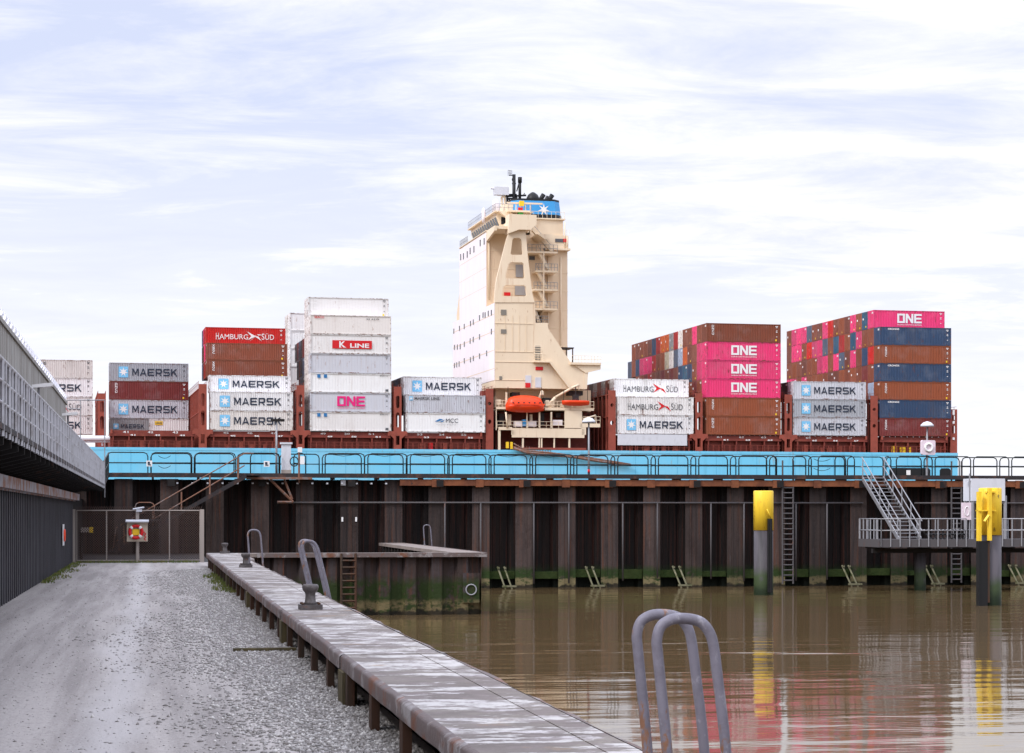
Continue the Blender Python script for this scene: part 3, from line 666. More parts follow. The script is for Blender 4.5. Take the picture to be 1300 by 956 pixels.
# white forward face
mb = MB(); mb.box(s0-.06, s0-.003, .98, 34.3, zB+1.2, zL1); mb.box(s0-.06, s0-.003, 7.1, 28.6, zL1, zU)
wf = part('forward_bulkhead', mb, M['shipwhite'], ship)
mb = MB()
for zz in (24.3, 27.1, 30.0, 32.6): mb.box(s0-.075, s0-.061, .98, 34.3, zz, zz+.10)
for zz in (37.5, 40.4, 43.2): mb.box(s0-.075, s0-.061, 7.1, 28.6, zz, zz+.06)
part('weld_seam', mb, M['tan'], wf)
wins = [(613.4,400),(616,400),(620,398),(624,397),(609,403.5),(597.5,410.7),(601,409),(583.5,417),(589.5,414.5),(576.3,420.5),
        (577.2,441),(580.8,440.6),(584.4,440),(589.6,437),(597,433),(601,431),(609,427.5),(624,421),
        (577.2,464),(580,463.2),(583,462),(589.6,458),(597.4,456.7),(601,455),(609,452),(618,448.5)]
for px, py in wins:
    t, z = T(px, py); q = MB(); q.box(s0-.12, s0-.062, t-.28, t+.28, z-.42, z+.42); part('window', q, M['glass'], wf)
for px, py in [(585,326.3),(588.5,325.4),(593.3,323),(597,318.5),(601.8,316.5),(609.8,308.5),(614.8,306.5)]:
    t, z = T(px, py); q = MB(); q.box(s0-.12, s0-.062, t-.3, t+.3, z-.5, z+.5); part('window', q, M['glass'], wf)
# upper block: accommodation tower and funnel casing
xu0 = s0; tU = 7.1
xa, _ = sp(690, 300, tU); xb_, _ = sp(722, 400, tU); xc_, _ = sp(716, 300, tU)
z318 = S.z(318, xb_, tU); z300 = S.z(299, xb_, tU); z278 = S.z(279, xb_, tU)
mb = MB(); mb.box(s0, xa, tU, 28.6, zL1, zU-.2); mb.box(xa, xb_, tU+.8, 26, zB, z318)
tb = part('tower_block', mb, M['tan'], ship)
mb = MB()
for zz in (37.4, 40.3, 43.1): mb.box(s0+.02, xa, tU-.05, tU-.001, zz, zz+.09)
for zz in (25.5, 28.4, 31.3, 34.2, 37.1, 40.0): mb.box(xa+.02, xb_+.04, tU+.74, tU+.799, zz, zz+.09)
part('weld_seam', mb, M['beige'], tb)
for px, ya, yb_, t in ((621,300,380,tU-.12), (696,300,455,tU+.62), (712,326,470,tU+.62), (717,282,318,tU+.2), (720,300,318,tU+.1)):
    mb = MB(); x = S.x(px, t); mb.tube([(x, t, S.z(yb_, x, t)), (x, t, S.z(ya, x, t))], .11, 6); part('pipe', mb, M['beige'], tb)
mb = MB()
x1, _ = sp(724, 320, tU); mb.box(xa+.3, x1, tU-.2, 26, z318, z318+.3); mb.box(xa-1, xb_, tU+.2, 26, z318+.3, z300)
mb.box(xa-2, xc_, tU+.6, 25, z300, z278); mb.box(xa-2.3, xc_+.3, tU+.3, 25.2, z278, z278+.2)
for k in range(9):
    xx = xa+.3+k*(x1-xa-.3)/8; mb.bar((xx, tU+.3, z300), (xx, tU+.3, z300+1.0), .04) if xx > xc_-.4 else None
    xx = xa-2.2+k*(xc_-xa+2.4)/8; mb.bar((xx, tU+.35, z278+.2), (xx, tU+.35, z278+1.2), .04)
mb.bar((xa-2.2, tU+.35, z278+1.2), (xc_+.2, tU+.35, z278+1.2), .04)
part('funnel_casing', mb, M['beige'], ship)
# bridge wing, its girder and tip box
w0, w1 = S.x(651, .2), S.x(681, .2); zw0, zw1 = S.z(292, w0, .2), S.z(272, w0, .2)
mb = MB()
mb.box(s0, w1-1.0, 1.2, 28.6, zU-.2, zU+.25)
mb.prism([(7.1, zU+.2), (7.1, zU-1.4), (1.0, zU-.5), (1.0, zU+.2)], s0-.02, s0+.35, 'x')
mb.prism([(w0-.6, zw1), (w1, zw1), (w1, zw0+1.0), (w1-.9, zw0+.1), (w0+1.0, zw0+.1), (w0-.6, zw0-.5)], .1, 2.6, 'y')
mb.box(w0, w1, 2.6, 7.4, zU+.2, zU+1.3)
part('bridge_wing', mb, M['beige'], ship)
# A-shaped wing support with three openings
mb = MB()
def row(yt, yb, L0, L1, R0, R1, i0=None, i1=None, j0=None, j1=None):
    """L0/L1 outer left at top/bottom, R outer right, i hole left, j hole right"""
    a = .9
    if i0 is None: mb.prism(poly([(L0,yt),(R0,yt),(R1,yb),(L1,yb)], a), a, a+.5, 'y')
    else:
        mb.prism(poly([(L0,yt),(i0,yt),(i1,yb),(L1,yb)], a), a, a+.5, 'y'); mb.prism(poly([(j0,yt),(R0,yt),(R1,yb),(j1,yb)], a), a, a+.5, 'y')
        for (x, y, dx, dy) in ((i0,yt,1.8,2),(j0,yt,-1.8,2),(i1,yb,1.8,-2),(j1,yb,-1.8,-2)):
            mb.prism(poly([(x-.2*np.sign(dx),y),(x+dx,y),(x,y+dy)], a+.002), a+.002, a+.498, 'y')
row(291,302, 647.5,643.5, 667,668)
row(302,323.5, 643.5,638, 668,670, 651,648, 661.5,664)
row(323.5,333, 638,635.7, 670,671)
row(333,353.5, 635.7,630.6, 671,673.5, 646.5,641.5, 664.5,666.5)
row(353.5,362, 630.6,629.2, 673.5,674.5)
row(362,376, 629.2,628.2, 674.5,676.5, 639.7,636.6, 667,669)
row(376,384, 628.2,628, 676.5,679)
part('wing_support', mb, M['beige'], ship)
# far side wing support seen at the bow side edge
mb = MB(); t_ = 33.5
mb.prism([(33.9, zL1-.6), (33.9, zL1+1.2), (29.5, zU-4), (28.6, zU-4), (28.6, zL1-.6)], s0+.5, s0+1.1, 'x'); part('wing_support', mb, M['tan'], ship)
# wheelhouse with raked windows
wx0 = s0+1.7; zt = zU+3.2
mb = MB(); mb.prism([(wx0+.9, zU+.25), (wx0+.5, zU+1.3), (wx0, zU+2.5), (wx0, zt), (wx0+5.2, zt), (wx0+5.2, zU+.25)], 7.4, 27.6, 'y')
mb.box(wx0-.5, wx0+5.6, 6.6, 28.2, zt, zt+.18); mb.box(s0-.15, wx0+1, 6.9, 28.7, zU+.2, zU+.32)
wh = part('wheelhouse', mb, M['beige'], ship)
for k in range(12):
    t = 8.0+k*1.62; q = MB(); q._add([(wx0+.47, t, zU+1.1), (wx0+.47, t+1.25, zU+1.1), (wx0-.06, t+1.25, zU+2.6), (wx0-.06, t, zU+2.6)], [(0,1,2,3)])
    part('window', q, M['glass'], wh)
for k in range(3):
    q = MB(); q.box(wx0+.7+k*1.4, wx0+1.7+k*1.4, 7.33, 7.39, zU+1.4, zU+2.5); part('window', q, M['glass'], wh)
# rails on the forward edges
mb = MB()
def rail(p0, p1, z, n, h=1.0, w=.045):
    p0 = Vector((*p0, z)); p1 = Vector((*p1, z))
    for k in range(n+1):
        q = p0.lerp(p1, k/n); mb.bar(q, q+Vector((0,0,h)), w)
    for f in (.5, 1.0): mb.bar(p0+Vector((0,0,h*f)), p1+Vector((0,0,h*f)), w)
rail((s0, 22), (s0, 28.5), zU+.3, 10, 1.1); rail((wx0-.4, 7), (wx0-.4, 28), zt+.18, 22, 1.1); rail((wx0-.4, 6.7), (wx0+5.4, 6.7), zt+.18, 8, 1.1)
part('guard_rail', mb, M['metal'], ship)
# compass deck block, satellite domes, ladder stairs to the wing
mb = MB()
mb.box(wx0+1.6, wx0+5, 9, 13, zt+.18, zt+1.6); part('deck_locker', mb, M['beige'], ship); mb = MB()
a = sp(630, 270, 7); bq = sp(645, 282, 7)
mb.prism([a, (a[0]+1.6, a[1]), (bq[0]+2.4, bq[1]), (bq[0], bq[1])], 5.2, 6.0, 'y')
mb.bar((a[0]+.2, 5.0, a[1]-3.0), (a[0]+3.6, 5.0, a[1]-.6), .22)
part('bridge_block', mb, M['beige'], ship)
mb = MB()
for (px, py, r, t) in ((629.5, 262, .62, 9), (614, 272.5, .33, 14)):
    x, z = sp(px, py, t); mb.lathe([(r*.7, z-1.3), (r, z-.6), (r, z+.3), (r*.75, z+.9), (.02, z+1.15)], x, t, 12)
part('satellite_dome', mb, M['shipwhite'], ship)
# funnel
f0, fz0 = sp(648, 279, 9); f1, _ = sp(713, 279, 9); _, fz1 = sp(690, 256, 9)
def fun(z0, z1, i0, i1, m_):
    q = MB(); ring = []
    for (z, ins) in ((z0, i0), (z1, i1)):
        x0, x1, y0, y1, c = f0+ins*.6, f1-ins, 8.2+ins*.3, 24-ins*.3, 1.0
        ring.append([(x0+c,y0,z),(x1-c,y0,z),(x1,y0+c,z),(x1,y1-c,z),(x1-c,y1,z),(x0+c,y1,z),(x0,y1-c,z),(x0,y0+c,z)])
    q._add(ring[0]+ring[1], [(i, (i+1) % 8, 8+(i+1) % 8, 8+i) for i in range(8)]+[tuple(range(7,-1,-1)), tuple(range(8,16))]); return q
fn = part('funnel', fun(fz0+.2, fz1, 0, .35, 0), M['funnelblue'], ship)
part('black_band', fun(fz1, fz1+.3, .32, .36, 0), M['black'], fn)
q = fun(fz0+.21, fz0+.9, -.03, .02, 0); part('black_band', q, M['black'], fn)
mb = MB(); x, z = sp(690.5, 266, 8.1); star(mb, x, z, 1.0, 8.15, 7, .35); part('star', mb, M['white'], fn)
for (pa, pb, yt, t) in ((668,685,244,11), (684,691,247,12), (690,697,250,14), (695,702,247.5,12)):
    x0, _ = sp(pa, 257, t); x1, _ = sp(pb, 257, t); _, z1 = sp(pb, yt, t); r = (x1-x0)/2; xm = (x0+x1)/2; zb = fz1+.2
    mb = MB()
    if r > .9:
        pr = [(r, zb), (r*.97, zb+(z1-zb)*.35), (r*.72, zb+(z1-zb)*.7), (r*.3, zb+(z1-zb)*.93), (.03, z1)]
        mb.lathe(pr, xm, t, 14)
    else: mb.tube([(xm, t, zb), (xm, t, zb+(z1-zb)*.6), (xm+.35, t, z1)], r*.85, 8)
    part('exhaust_pipe', mb, M['black'], fn)
# masts and radar
mast = MB()
def mp(px, py, t=12): x, z = sp(px, py, t); return (x, t, z)
mast.tube([mp(652.5,277), mp(652.5,221.5)], .28, 6); mast.tube([mp(659.8,260), mp(660,225)], .24, 6); mast.tube([mp(660,232), mp(660,225)], .34, 6)
mast.tube([mp(656,243), mp(659,232)], .1, 5)
for yy in (247, 252, 258, 264): mast.bar(mp(644,yy), mp(656,yy), .18)
mast.bar(mp(644,278), mp(644,240), .25); mast.bar(mp(648,276), mp(656,250), .25); mast.bar(mp(656,276), mp(646,252), .2); mast.bar(mp(646,222.5), mp(652,222.5), .12); mast.bar(mp(650,233), mp(655,233), .14); mast.bar(mp(650,228), mp(652,228), .3)
mast.bar(mp(641,249.5), mp(668,248), .22); mast.bar(mp(664,249), mp(666,245), .1)
mk = part('mast', mast, M['black'], ship)
r = MB(); r.bar(mp(623,239), mp(634,240.5), .22); x, z = sp(636.5, 243.5, 12); r.box(x-1.2, x+1.1, 11.4, 12.6, z-.55, z+.7); r.bar(mp(632,248), mp(640,248), .18)
part('radar_scanner', r, M['lightgrey'], mk)
r = MB(); 
for k in range(4): r.bar(mp(645+k*1.6,216), mp(645+k*1.6,223), .06)
r.bar(mp(645,216), mp(650,217), .06); r.bar(mp(645,219.5), mp(650,220), .06)
part('antenna', r, M['metal'], mk)
r = MB()
for a, b_ in (((637,268),(637,250)), ((641,270),(641,250)), ((637,268),(641,258)), ((650,268),(658,255)), ((662,262),(655,272)), ((637,250),(642,249))): r.bar(mp(*a), mp(*b_), .26)
part('mast_leg', r, M['beige'], mk)
# equipment platform under the mast and coloured signal lamps
mb = MB(); a = sp(640, 270, 7.2); b2 = sp(668, 272, 7.2)
mb.box(a[0], b2[0], 4.5, 12, a[1]-.2, a[1]+.05); mb.box(b2[0]-3.4, b2[0]+2.3, 5.8, 6.0, sp(660,257,6)[1]-.25, sp(660,257,6)[1])
for px in (655, 661, 667, 673): mb.bar((S.x(px,6), 5.9, zw1), (S.x(px,6), 5.9, sp(660,257,6)[1]), .1)
part('lamp_gantry', mb, M['beige'], ship)
for col, px, py in (('redink', 660.5, 267), ('yellowink', 662, 258.5)):
    q = MB(); x, z = sp(px, py, 5.5); q.box(x-.35, x+.35, 5.2, 5.7, z-.4, z+.4); part('signal_lamp', q, M[col], ship)
mb = MB(); x, z = sp(659.5, 271, 5.4); mb.box(x-.3, x+.5, 5.0, 5.5, z-.2, z+.3); part('signal_lamp', mb, mat('green_lamp', (.05,.4,.08)), ship)

# stair landings zigzagging on the tower side
mb = MB(); rl = MB(); ta = 4.6
for (xa_, xb2_, y) in ((670,708,318.5), (680,708,343), (678,708,366.5), (676,708,391), (676,696,409.5)):
    p0, z0 = sp(xa_, y, ta); p1, _ = sp(xb2_, y, ta)
    mb.box(p0, p1, ta, tU+.9, z0-.28, z0); mb.prism([(ta+.2, z0-.25), (tU+.8, z0-.25), (tU+.8, z0-1.1)], p1-2.2, p1-2.0, 'x')
    for k in range(8):
        xx = p0+k*(p1-p0)/7; rl.bar((xx, ta+.05, z0), (xx, ta+.05, z0+1.05), .05)
    for f in (.5, 1.05): rl.bar((p0, ta+.05, z0+f), (p1, ta+.05, z0+f), .05)
for (a, b_) in (((675,292.5),(698,319)), ((682,319.5),(694,342)), ((680,343.5),(692,366)), ((681,367.5),(693,390)), ((676,391.5),(682,409))):
    A = sp(*a, ta+.6); B = sp(*b_, ta+.6)
    mb.prism([A, (A[0]+.5, A[1]), (B[0]+.5, B[1]), B], ta+.3, ta+1.1, 'y'); rl.bar((A[0], ta+.2, A[1]+1), (B[0], ta+.2, B[1]+1), .05)
mb.bar((S.x(690,ta), ta-.1, S.z(320,s0,ta)), (S.x(690,ta), ta-.1, S.z(391,s0,ta)), .16)
A = sp(682, 297, 3); mb.prism([A, sp(704,297,3), sp(692,304,3)], 3, tU, 'y')
st = part('landing', mb, M['beige'], ship); part('guard_rail', rl, M['metal'], st)
# dark doors, ventilators and coloured boxes on the tower side
PW = mat('grey_porthole', (.22,.20,.17), .4)
for (x0_, x1_, y0_, y1_, t) in ((636,643,393,400,.93), (636,643,418,423.5,.93), (634,637.5,477.5,482.5,.93), (679.5,686,439,457,.93)):
    mb = MB(); a = sp(x0_, y0_, t); b_ = sp(x1_, y1_, t); mb.box(a[0], b_[0], t, t+.06, b_[1], a[1]); part('window', mb, PW, low)
for nm, m_, rects in (('life_raft_sign', 'redink', ((680,689.5,465.5,470),(667,673.5,486,492))), ('door', 'lightgrey', ((667,674.5,476.5,492),(679.5,687,479,492)))):
    mb = MB()
    for (x0_, x1_, y0_, y1_) in rects:
        t = .92 if nm == 'door' else .88; a = sp(x0_, y0_, t); b_ = sp(x1_, y1_, t); mb.box(a[0], b_[0], t, t+.07, b_[1], a[1])
    part(nm, mb, M[m_], low)
mb = MB()
for (x0_, x1_, y0_, y1_, m_) in ((715,720,303,307.5,1), (705,715,303,307.5,0)):
    t = tU+.1; a = sp(x0_, y0_, t); b_ = sp(x1_, y1_, t); mb.m(m_).box(a[0], b_[0], t, t+.2, b_[1], a[1])
for (x0_, x1_, y0_, y1_, m_) in ((672,679,325,330,0),):
    t = tU-.1; a = sp(x0_, y0_, t); b_ = sp(x1_, y1_, t); mb.m(m_).box(a[0], b_[0], t, t+.2, b_[1], a[1])
a = sp(640,371,6.9); b_ = sp(648,375.5,6.9); mb.m(1).box(a[0], b_[0], 6.9, 7.0, b_[1], a[1])
part('equipment_box', mb, [M['greyink'], M['redink']], ship)
LV = mat('grey_louvre', (.33,.31,.31), .5)
for (x0_, x1_, y0_, y1_) in ((655,664,336,352), (654,668,363,375)):
    mb = MB(); a = sp(x0_, y0_, 6.9); b_ = sp(x1_, y1_, 6.9); mb.box(a[0], b_[0], 6.9, 7.05, b_[1], a[1]); part('louvre', mb, LV, ship)
# vertical stiffeners, horizontal seams, small landing with ladder cage on the side
mb = MB()
for px in (641, 650.5, 659, 668): a = sp(px, 397, .95); mb.box(a[0], a[0]+.06, .94, 1.0, S.z(446,a[0],1), S.z(400,a[0],1))
for y in (410, 446, 459, 482): a = sp(628.5, y, .95); b_ = sp(677, y, .95); mb.box(a[0], b_[0], .93, 1.0, a[1]-.05, a[1]+.02)
a = sp(677.5, 459, .4); b_ = sp(697, 459, .4); mb.box(a[0], b_[0], .1, 1.0, a[1]-.12, a[1])
A = sp(696,459,.5); B = sp(722,493,.5); mb.prism([A, (A[0]+.5,A[1]), (B[0]+.5,B[1]), B], .2, .95, 'y')
for px in (677.5, 683, 689): a = sp(px, 459, .2); mb.bar((a[0],.15,a[1]), (a[0],.15,a[1]+1.1), .06)
mb.bar((sp(677.5,459,.2)[0],.15,a[1]+1.1), (sp(693,459,.2)[0],.15,a[1]+1.1), .06)
for k in range(6): mb.bar((sp(678,440,.3)[0],.4,S.z(440+k*3,a[0],.3)), (sp(688,440,.3)[0],.4,S.z(440+k*3,a[0],.3)), .07)
part('side_stair', mb, M['beige'], low)
# aft platform of the deckhouse
mb = MB(); P_ = poly([(716,470),(763,457.5),(762,462.5),(735,466),(750,468)], 1); a = sp(724, 460, .6); b_ = sp(763, 460, .6)
mb.box(a[0], b_[0], .5, 14, a[1]-.35, a[1]); mb.prism([(b_[0], a[1]-.3), (b_[0], a[1]-1.0), (sp(744,468,.6)[0], a[1]-1.6), (sp(728,470,.6)[0], a[1]-.3)], .8, 1.4, 'y')
mb.prism([sp(741,466,1), sp(747,466,1), sp(745,494,1), sp(742,494,1)], .9, 1.3, 'y')
for k in range(10): xx = sp(726,460,.6)[0]+k*(b_[0]-sp(726,460,.6)[0])/9; mb.bar((xx,.6,a[1]), (xx,.6,a[1]+1.05), .045)
for f in (.5, 1.05): mb.bar((sp(726,460,.6)[0],.6,a[1]+f), (b_[0],.6,a[1]+f), .045)
part('aft_platform', mb, M['beige'], ship)
mb = MB(); a = sp(709, 441, 3); b_ = sp(728, 443, 3); mb.box(a[0], b_[0], 2.6, 6, a[1]-.15, a[1])
for px in (712, 719, 727): xx = S.x(px, 2.8); mb.bar((xx,2.8,a[1]), (xx,2.8,S.z(460,xx,2.8)), .14)
part('canopy', mb, M['deckgrey'], ship)

# ---- open boat deck under the deckhouse
def slab(name, m_, rects, t0, t1, parent=ship):
    q = MB()
    for (x0_, x1_, y0_, y1_) in rects: a = sp(x0_, y0_, t0); b_ = sp(x1_, y1_, t0); q.box(a[0], b_[0], t0, t1, b_[1], a[1])
    return part(name, q, M[m_], parent)
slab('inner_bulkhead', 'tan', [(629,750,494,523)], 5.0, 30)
slab('inner_bulkhead', 'deckred', [(629,745,523,572)], 5.0, 30)
slab('side_band', 'beige', [(650,742,543.5,556), (717,739,520,543.5), (633,650.2,542,546), (692,754,518,521.5), (630,643,516.5,519.5), (736,762,537.5,542.5), (738,744,542.5,552), (649.5,655,546,552)], .35, .6)
slab('deck_plate', 'beige', [(631,744,542.4,543.4), (629,755,517.4,518)], .6, 5)
slab('pillar', 'beige', [(632.5,635.5,546,571), (663,665,556,571), (684,685.5,556,571), (686.8,688.5,556,571), (703,704.5,556,571), (722,724,556,571), (699,701,523,543), (668.5,669.8,523,543), (684,686,523,543), (642,644,498,518), (629.5,630.5,519,546)], .45, .75)
slab('sill', 'lashred', [(655,744,568,571.5)], .3, .5)
slab('locker', 'shipwhite', [(653.5,663,534.5,541.5), (670.5,681,534.5,541.5), (702,714,533,540)], .7, 1.6)
slab('winch_cover', 'funnelblue', [(663.5,669,532.5,541)], .7, 1.5)
slab('machinery', 'deckgrey', [(686,691,524,541), (706,712,524,530), (741,752,530,540), (634,640,525,540), (650,660,498,503), (690,700,505,516), (722,740,496,502)], 1.8, 3.5)
slab('machinery', 'beige', [(693,697,508,516), (700,704,510,517), (712,716,512,517), (630,636,507,514), (645,649,526,540), (673,676,526,540), (727,729,505,517)], 1.6, 2.2)
slab('deck_marker', 'yellowink', [(642.5,646,561,569), (648,651,561,570)], .35, .6)
mb = MB()
for (x0_, x1_, y) in ((631,717,543.5), (740,762,537.5), (692,754,518), (629,642,517)):
    a = sp(x0_, y, .4); b_ = sp(x1_, y, .4); n = max(3, int((b_[0]-a[0])/.9))
    for k in range(n+1): xx = a[0]+k*(b_[0]-a[0])/n; mb.bar((xx,.42,a[1]), (xx,.42,a[1]+1.05), .05)
    for f in (.5, 1.05): mb.bar((a[0],.42,a[1]+f), (b_[0],.42,a[1]+f), .05)
part('guard_rail', mb, M['beige'], ship)
# davits and small crane
for px in (642.5, 688): 
    mb = MB()
    mb.bar((S.x(px,.6), .6, S.z(496,s0,.6)), (S.x(px,.6), .3, S.z(501,s0,.6)), .35); mb.tube([(S.x(px,.8), 1.5, S.z(518,s0,1)), (S.x(px-2,.8), 1.2, S.z(503,s0,1)), (S.x(px,.6), .4, S.z(496,s0,1))], .2, 6)
mb.tube([(S.x(642,.4), .3, S.z(523,s0,.4)), (S.x(644,.4), .3, S.z(543,s0,.4))], .16, 5)
mb.tube([(S.x(705,.5), .4, S.z(503.5,s0,.5)), (S.x(726,.5), .4, S.z(491,s0,.5)), (S.x(735,.5), .4, S.z(487,s0,.5))], .22, 6)
mb.tube([(S.x(705,.5), .4, S.z(503.5,s0,.5)), (S.x(699,.5), .8, S.z(511,s0,.5)), (S.x(699,.5), 1, S.z(518,s0,.5))], .24, 6)
mb.tube([(S.x(740,.5), .4, S.z(531,s0,.5)), (S.x(756,.5), .4, S.z(526,s0,.5))], .15, 6); mb.bar((S.x(756,.5), .4, S.z(526,s0,.5)), (S.x(757,.5), .4, S.z(537,s0,.5)), .1)
mb.bar((S.x(735,.5), .5, S.z(487,s0,.5)), (S.x(735,.5), .5, S.z(494,s0,.5)), .1)
part('crane_arm', mb, M['beige'], ship)
# gangway stowed along the hull
mb = MB()
A = S.w
def gp(px, py, t=-.5): x, z = sp(px, py, t); return (x, t, z)
for dy in (0, -5):
    mb.tube([gp(652,567+dy*.8), gp(664,574+dy*.8), gp(700,576+dy)], .10, 4)
mb.tube([gp(652,569), gp(668,574.5), gp(727,580), gp(760,585.5), gp(801,590.5)], .22, 5)
mb.tube([gp(660,571), gp(700,575), gp(760,583), gp(800,589.5)], .14, 5)
for k in range(14): px = 655+k*3.4; y = 570+k*.55; mb.bar(gp(px, y), gp(px, y-6), .06)
part('gangway', mb, M['rustrail'], ship)
# stowed pale boom on the fore deck
mb = MB(); q0 = gp(85, 556.5, 3); q1 = gp(205, 556.8, 3)
mb.tube([q0, q1, gp(222,558.5,3)], [.42,.42,.12], 10); mb.tube([gp(90,561,3), gp(215,561,3)], .12, 5)
for px in (100, 130, 165, 195): mb.bar(gp(px,553,3.1), gp(px,566,3.1), .2)
part('stowed_boom', mb, M['lightgrey'], ship)
mb = MB()
for k in range(7): a = gp(222+k*2.6, 551+random.random()*4, 2); mb.bar(a, (a[0], 2, HT), .3)
mb.bar(gp(205,563,2), gp(243,563,2), .4); mb.bar(gp(212,557,2), gp(240,556,2), .25)
part('mooring_gear', mb, M['lashred'], ship)

# lifeboats
def boat(name, px0, px1, y_top, y_bot, t, label, cat, canopy=True):
    x0, zb = sp(px0, y_bot, t); x1, zt_ = sp(px1, y_top, t); L = x1-x0; h = zt_-zb
    o = thing(name, label, cat, S, (x0+L/2, t, zb)); 
    q = MB(); n = 14; secs = []
    hg = h*(.48 if canopy else .75)
    for i in range(n+1):
        u = i/n; e = 1-abs(2*u-1)**3.2; wv = 1.35*max(.12, e**.6)*(1 if canopy else .75); k = hg*(.08+.5*(abs(2*u-1)**3))
        xx = x0+u*L
        secs.append([(xx, t-wv, zb+hg), (xx, t-wv*.92, zb+hg*.55+k*.3), (xx, t-wv*.45, zb+k*.7), (xx, t, zb+k*.5), (xx, t+wv*.45, zb+k*.7), (xx, t+wv*.92, zb+hg*.55+k*.3), (xx, t+wv, zb+hg)])
    vs = [p for s_ in secs for p in s_]; m_ = 7
    fs = [(i*m_+j, i*m_+j+1, (i+1)*m_+j+1, (i+1)*m_+j) for i in range(n) for j in range(m_-1)]
    fs += [(i*m_+6, i*m_, (i+1)*m_, (i+1)*m_+6) for i in range(n)] + [tuple(range(7)), tuple(n*m_+j for j in range(7))]
    q._add(vs, fs, True); q.box(x0+.15, x1-.15, t-1.38*(1 if canopy else .75), t-1.30*(1 if canopy else .75), zb+hg-.12, zb+hg+.06) if canopy else None
    part('hull', q, M['orange'], o)
    if canopy:
        q = MB(); secs = []
        for i in range(n+1):
            u = i/n; e = (1-abs(2*u-1)**2.6)**.5 if 0 < u < 1 else .02; wv = 1.3*max(.1, e**.8); hh = (h-hg)*max(.05, e**.7)
            xx = x0+.1+u*(L-.2)
            secs.append([(xx, t+wv*math.cos(a), zb+hg+.02+hh*max(0, math.sin(a))) for a in [math.pi*j/8 for j in range(9)]])
        vs = [p for s_ in secs for p in s_]; q._add(vs, [(i*9+j, i*9+j+1, (i+1)*9+j+1, (i+1)*9+j) for i in range(n) for j in range(8)], True)
        cn = part('canopy', q, M['orange'], o)
        q = MB()
        for k in range(6): xx = x0+.9+k*(L-1.8)/5; q.box(xx-.11, xx+.11, t-1.30, t-1.1, zb+hg+.15, zb+hg+.32)
        part('window', q, M['glass'], cn)
    else:
        q = MB(); q.box(x0+L*.4, x0+L*.6, t-.4, t+.4, zb+hg-.1, zb+hg+.9); q.bar((x0+L*.5, t, zb+hg), (x0+L*.5, t, zb+hg+2.1), .12); part('console', q, M['deckgrey'], o)
    q = MB()
    for u in (.06, .94): q.bar((x0+L*u, t, zt_-.3), (x0+L*u, t, zt_+1.3), .06)
    part('fall_wire', q, M['dark'], o)
    return o
boat('lifeboat', 642, 690.5, 502.5, 524, .2, 'orange enclosed lifeboat hanging below the beige ship tower', 'lifeboat')
boat('rescue_boat', 713.5, 748, 506.5, 515.5, .2, 'small open orange rescue boat at the aft end of the boat deck', 'boat', False)

# ------------------------------------------------------------------ far quay wall
HWY = 115.2
def hx(px, y=HWY): return H.x(px, y)
wx0, wx1 = hx(60)-2, hx(1420)
fw = thing('far_quay_wall', 'tall dark sheet pile quay wall with lighter king piles between basin and ship', 'quay wall', H, (hx(700), HWY, WATER))
TOP = 4.12
kp = []
x = hx(499.5)-.0
pitch = 2.50
k0 = int((wx0-x)/pitch)-1
mb = MB(); bk = MB()
xs = [x+k*pitch for k in range(k0, 60) if x+k*pitch < wx1]
for xk in xs:   # H-shaped king pile: front flange, web
    mb = MB(); mb.box(xk-.5, xk+.5, HWY-.02, HWY+.03, WATER-2, TOP); mb.box(xk-.03, xk+.03, HWY+.03, HWY+.85, WATER-2, TOP-.003)
    mb.box(xk-.22, xk-.17, HWY-.06, HWY-.02, WATER-2, TOP-.01) if random.random() < .4 else None
    mb.box(xk+.12, xk+.15, HWY-.045, HWY-.02, WATER-2, TOP-.012); part('king_pile', mb, M['pile'], fw)
ms = MB()
for a, b_ in zip(xs[:-1], xs[1:]):  # recessed Z sheets
    a += .45; b_ -= .45; m_ = (a+b_)/2
    pts = [(a-.1, HWY+.45), (a+.25, HWY+.45), (a+.40, HWY+.85), (b_-.40, HWY+.85), (b_-.25, HWY+.45), (b_+.1, HWY+.45)]
    vs = [(p[0], p[1], WATER-2) for p in pts]+[(p[0], p[1], TOP-.02) for p in pts]
    bk._add(vs, [(i, i+1, 7+i, 6+i) for i in range(5)])
    bk.box(m_-.03, m_+.03, HWY+.80, HWY+.86, WATER-2, TOP-.03)
    if a > hx(600): ms.box(a+.06, b_-.06, HWY+.15, HWY+.75, -1.42-random.random()*.15, -1.0-random.random()*.2)
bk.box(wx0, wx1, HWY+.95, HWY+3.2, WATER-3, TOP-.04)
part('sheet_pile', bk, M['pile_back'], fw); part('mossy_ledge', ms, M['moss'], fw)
mb = MB()
xb = hx(507); mb.box(xb, wx1, HWY-.35, HWY-.04, 3.78, 4.14)
for xk in xs:
    if xk > xb+1: mb.box(xk-.35, xk+.1, HWY-.40, HWY-.3, 3.70, 4.16)
part('waler_beam', mb, M['beamrust'], fw)
mb = MB()
for (a, b_) in zip(xs[::2], xs[1::2]):
    mb = MB(); mb.box(a-.1, a+.3, HWY-.42, HWY-.36, 3.72, 4.10); part('beam_bracket', mb, M['dark'], fw)
mb = MB(); zp = 2.82
mb.tube([(hx(352,114.9), HWY-.12, zp), (hx(1097,114.9), HWY-.12, zp)], .055, 6); mb.tube([(hx(1160), HWY-.12, zp), (wx1, HWY-.12, zp)], .055, 6)
for px in (565, 610.5, 678, 722.5, 791, 835, 903, 945, 1011, 1050.5):
    mb.tube([(hx(px,115), HWY-.12, zp), (hx(px,115), HWY-.12, random.uniform(-1.9,-1.5))], .05, 6)
part('drain_pipe', mb, M['pipegrey'], fw)
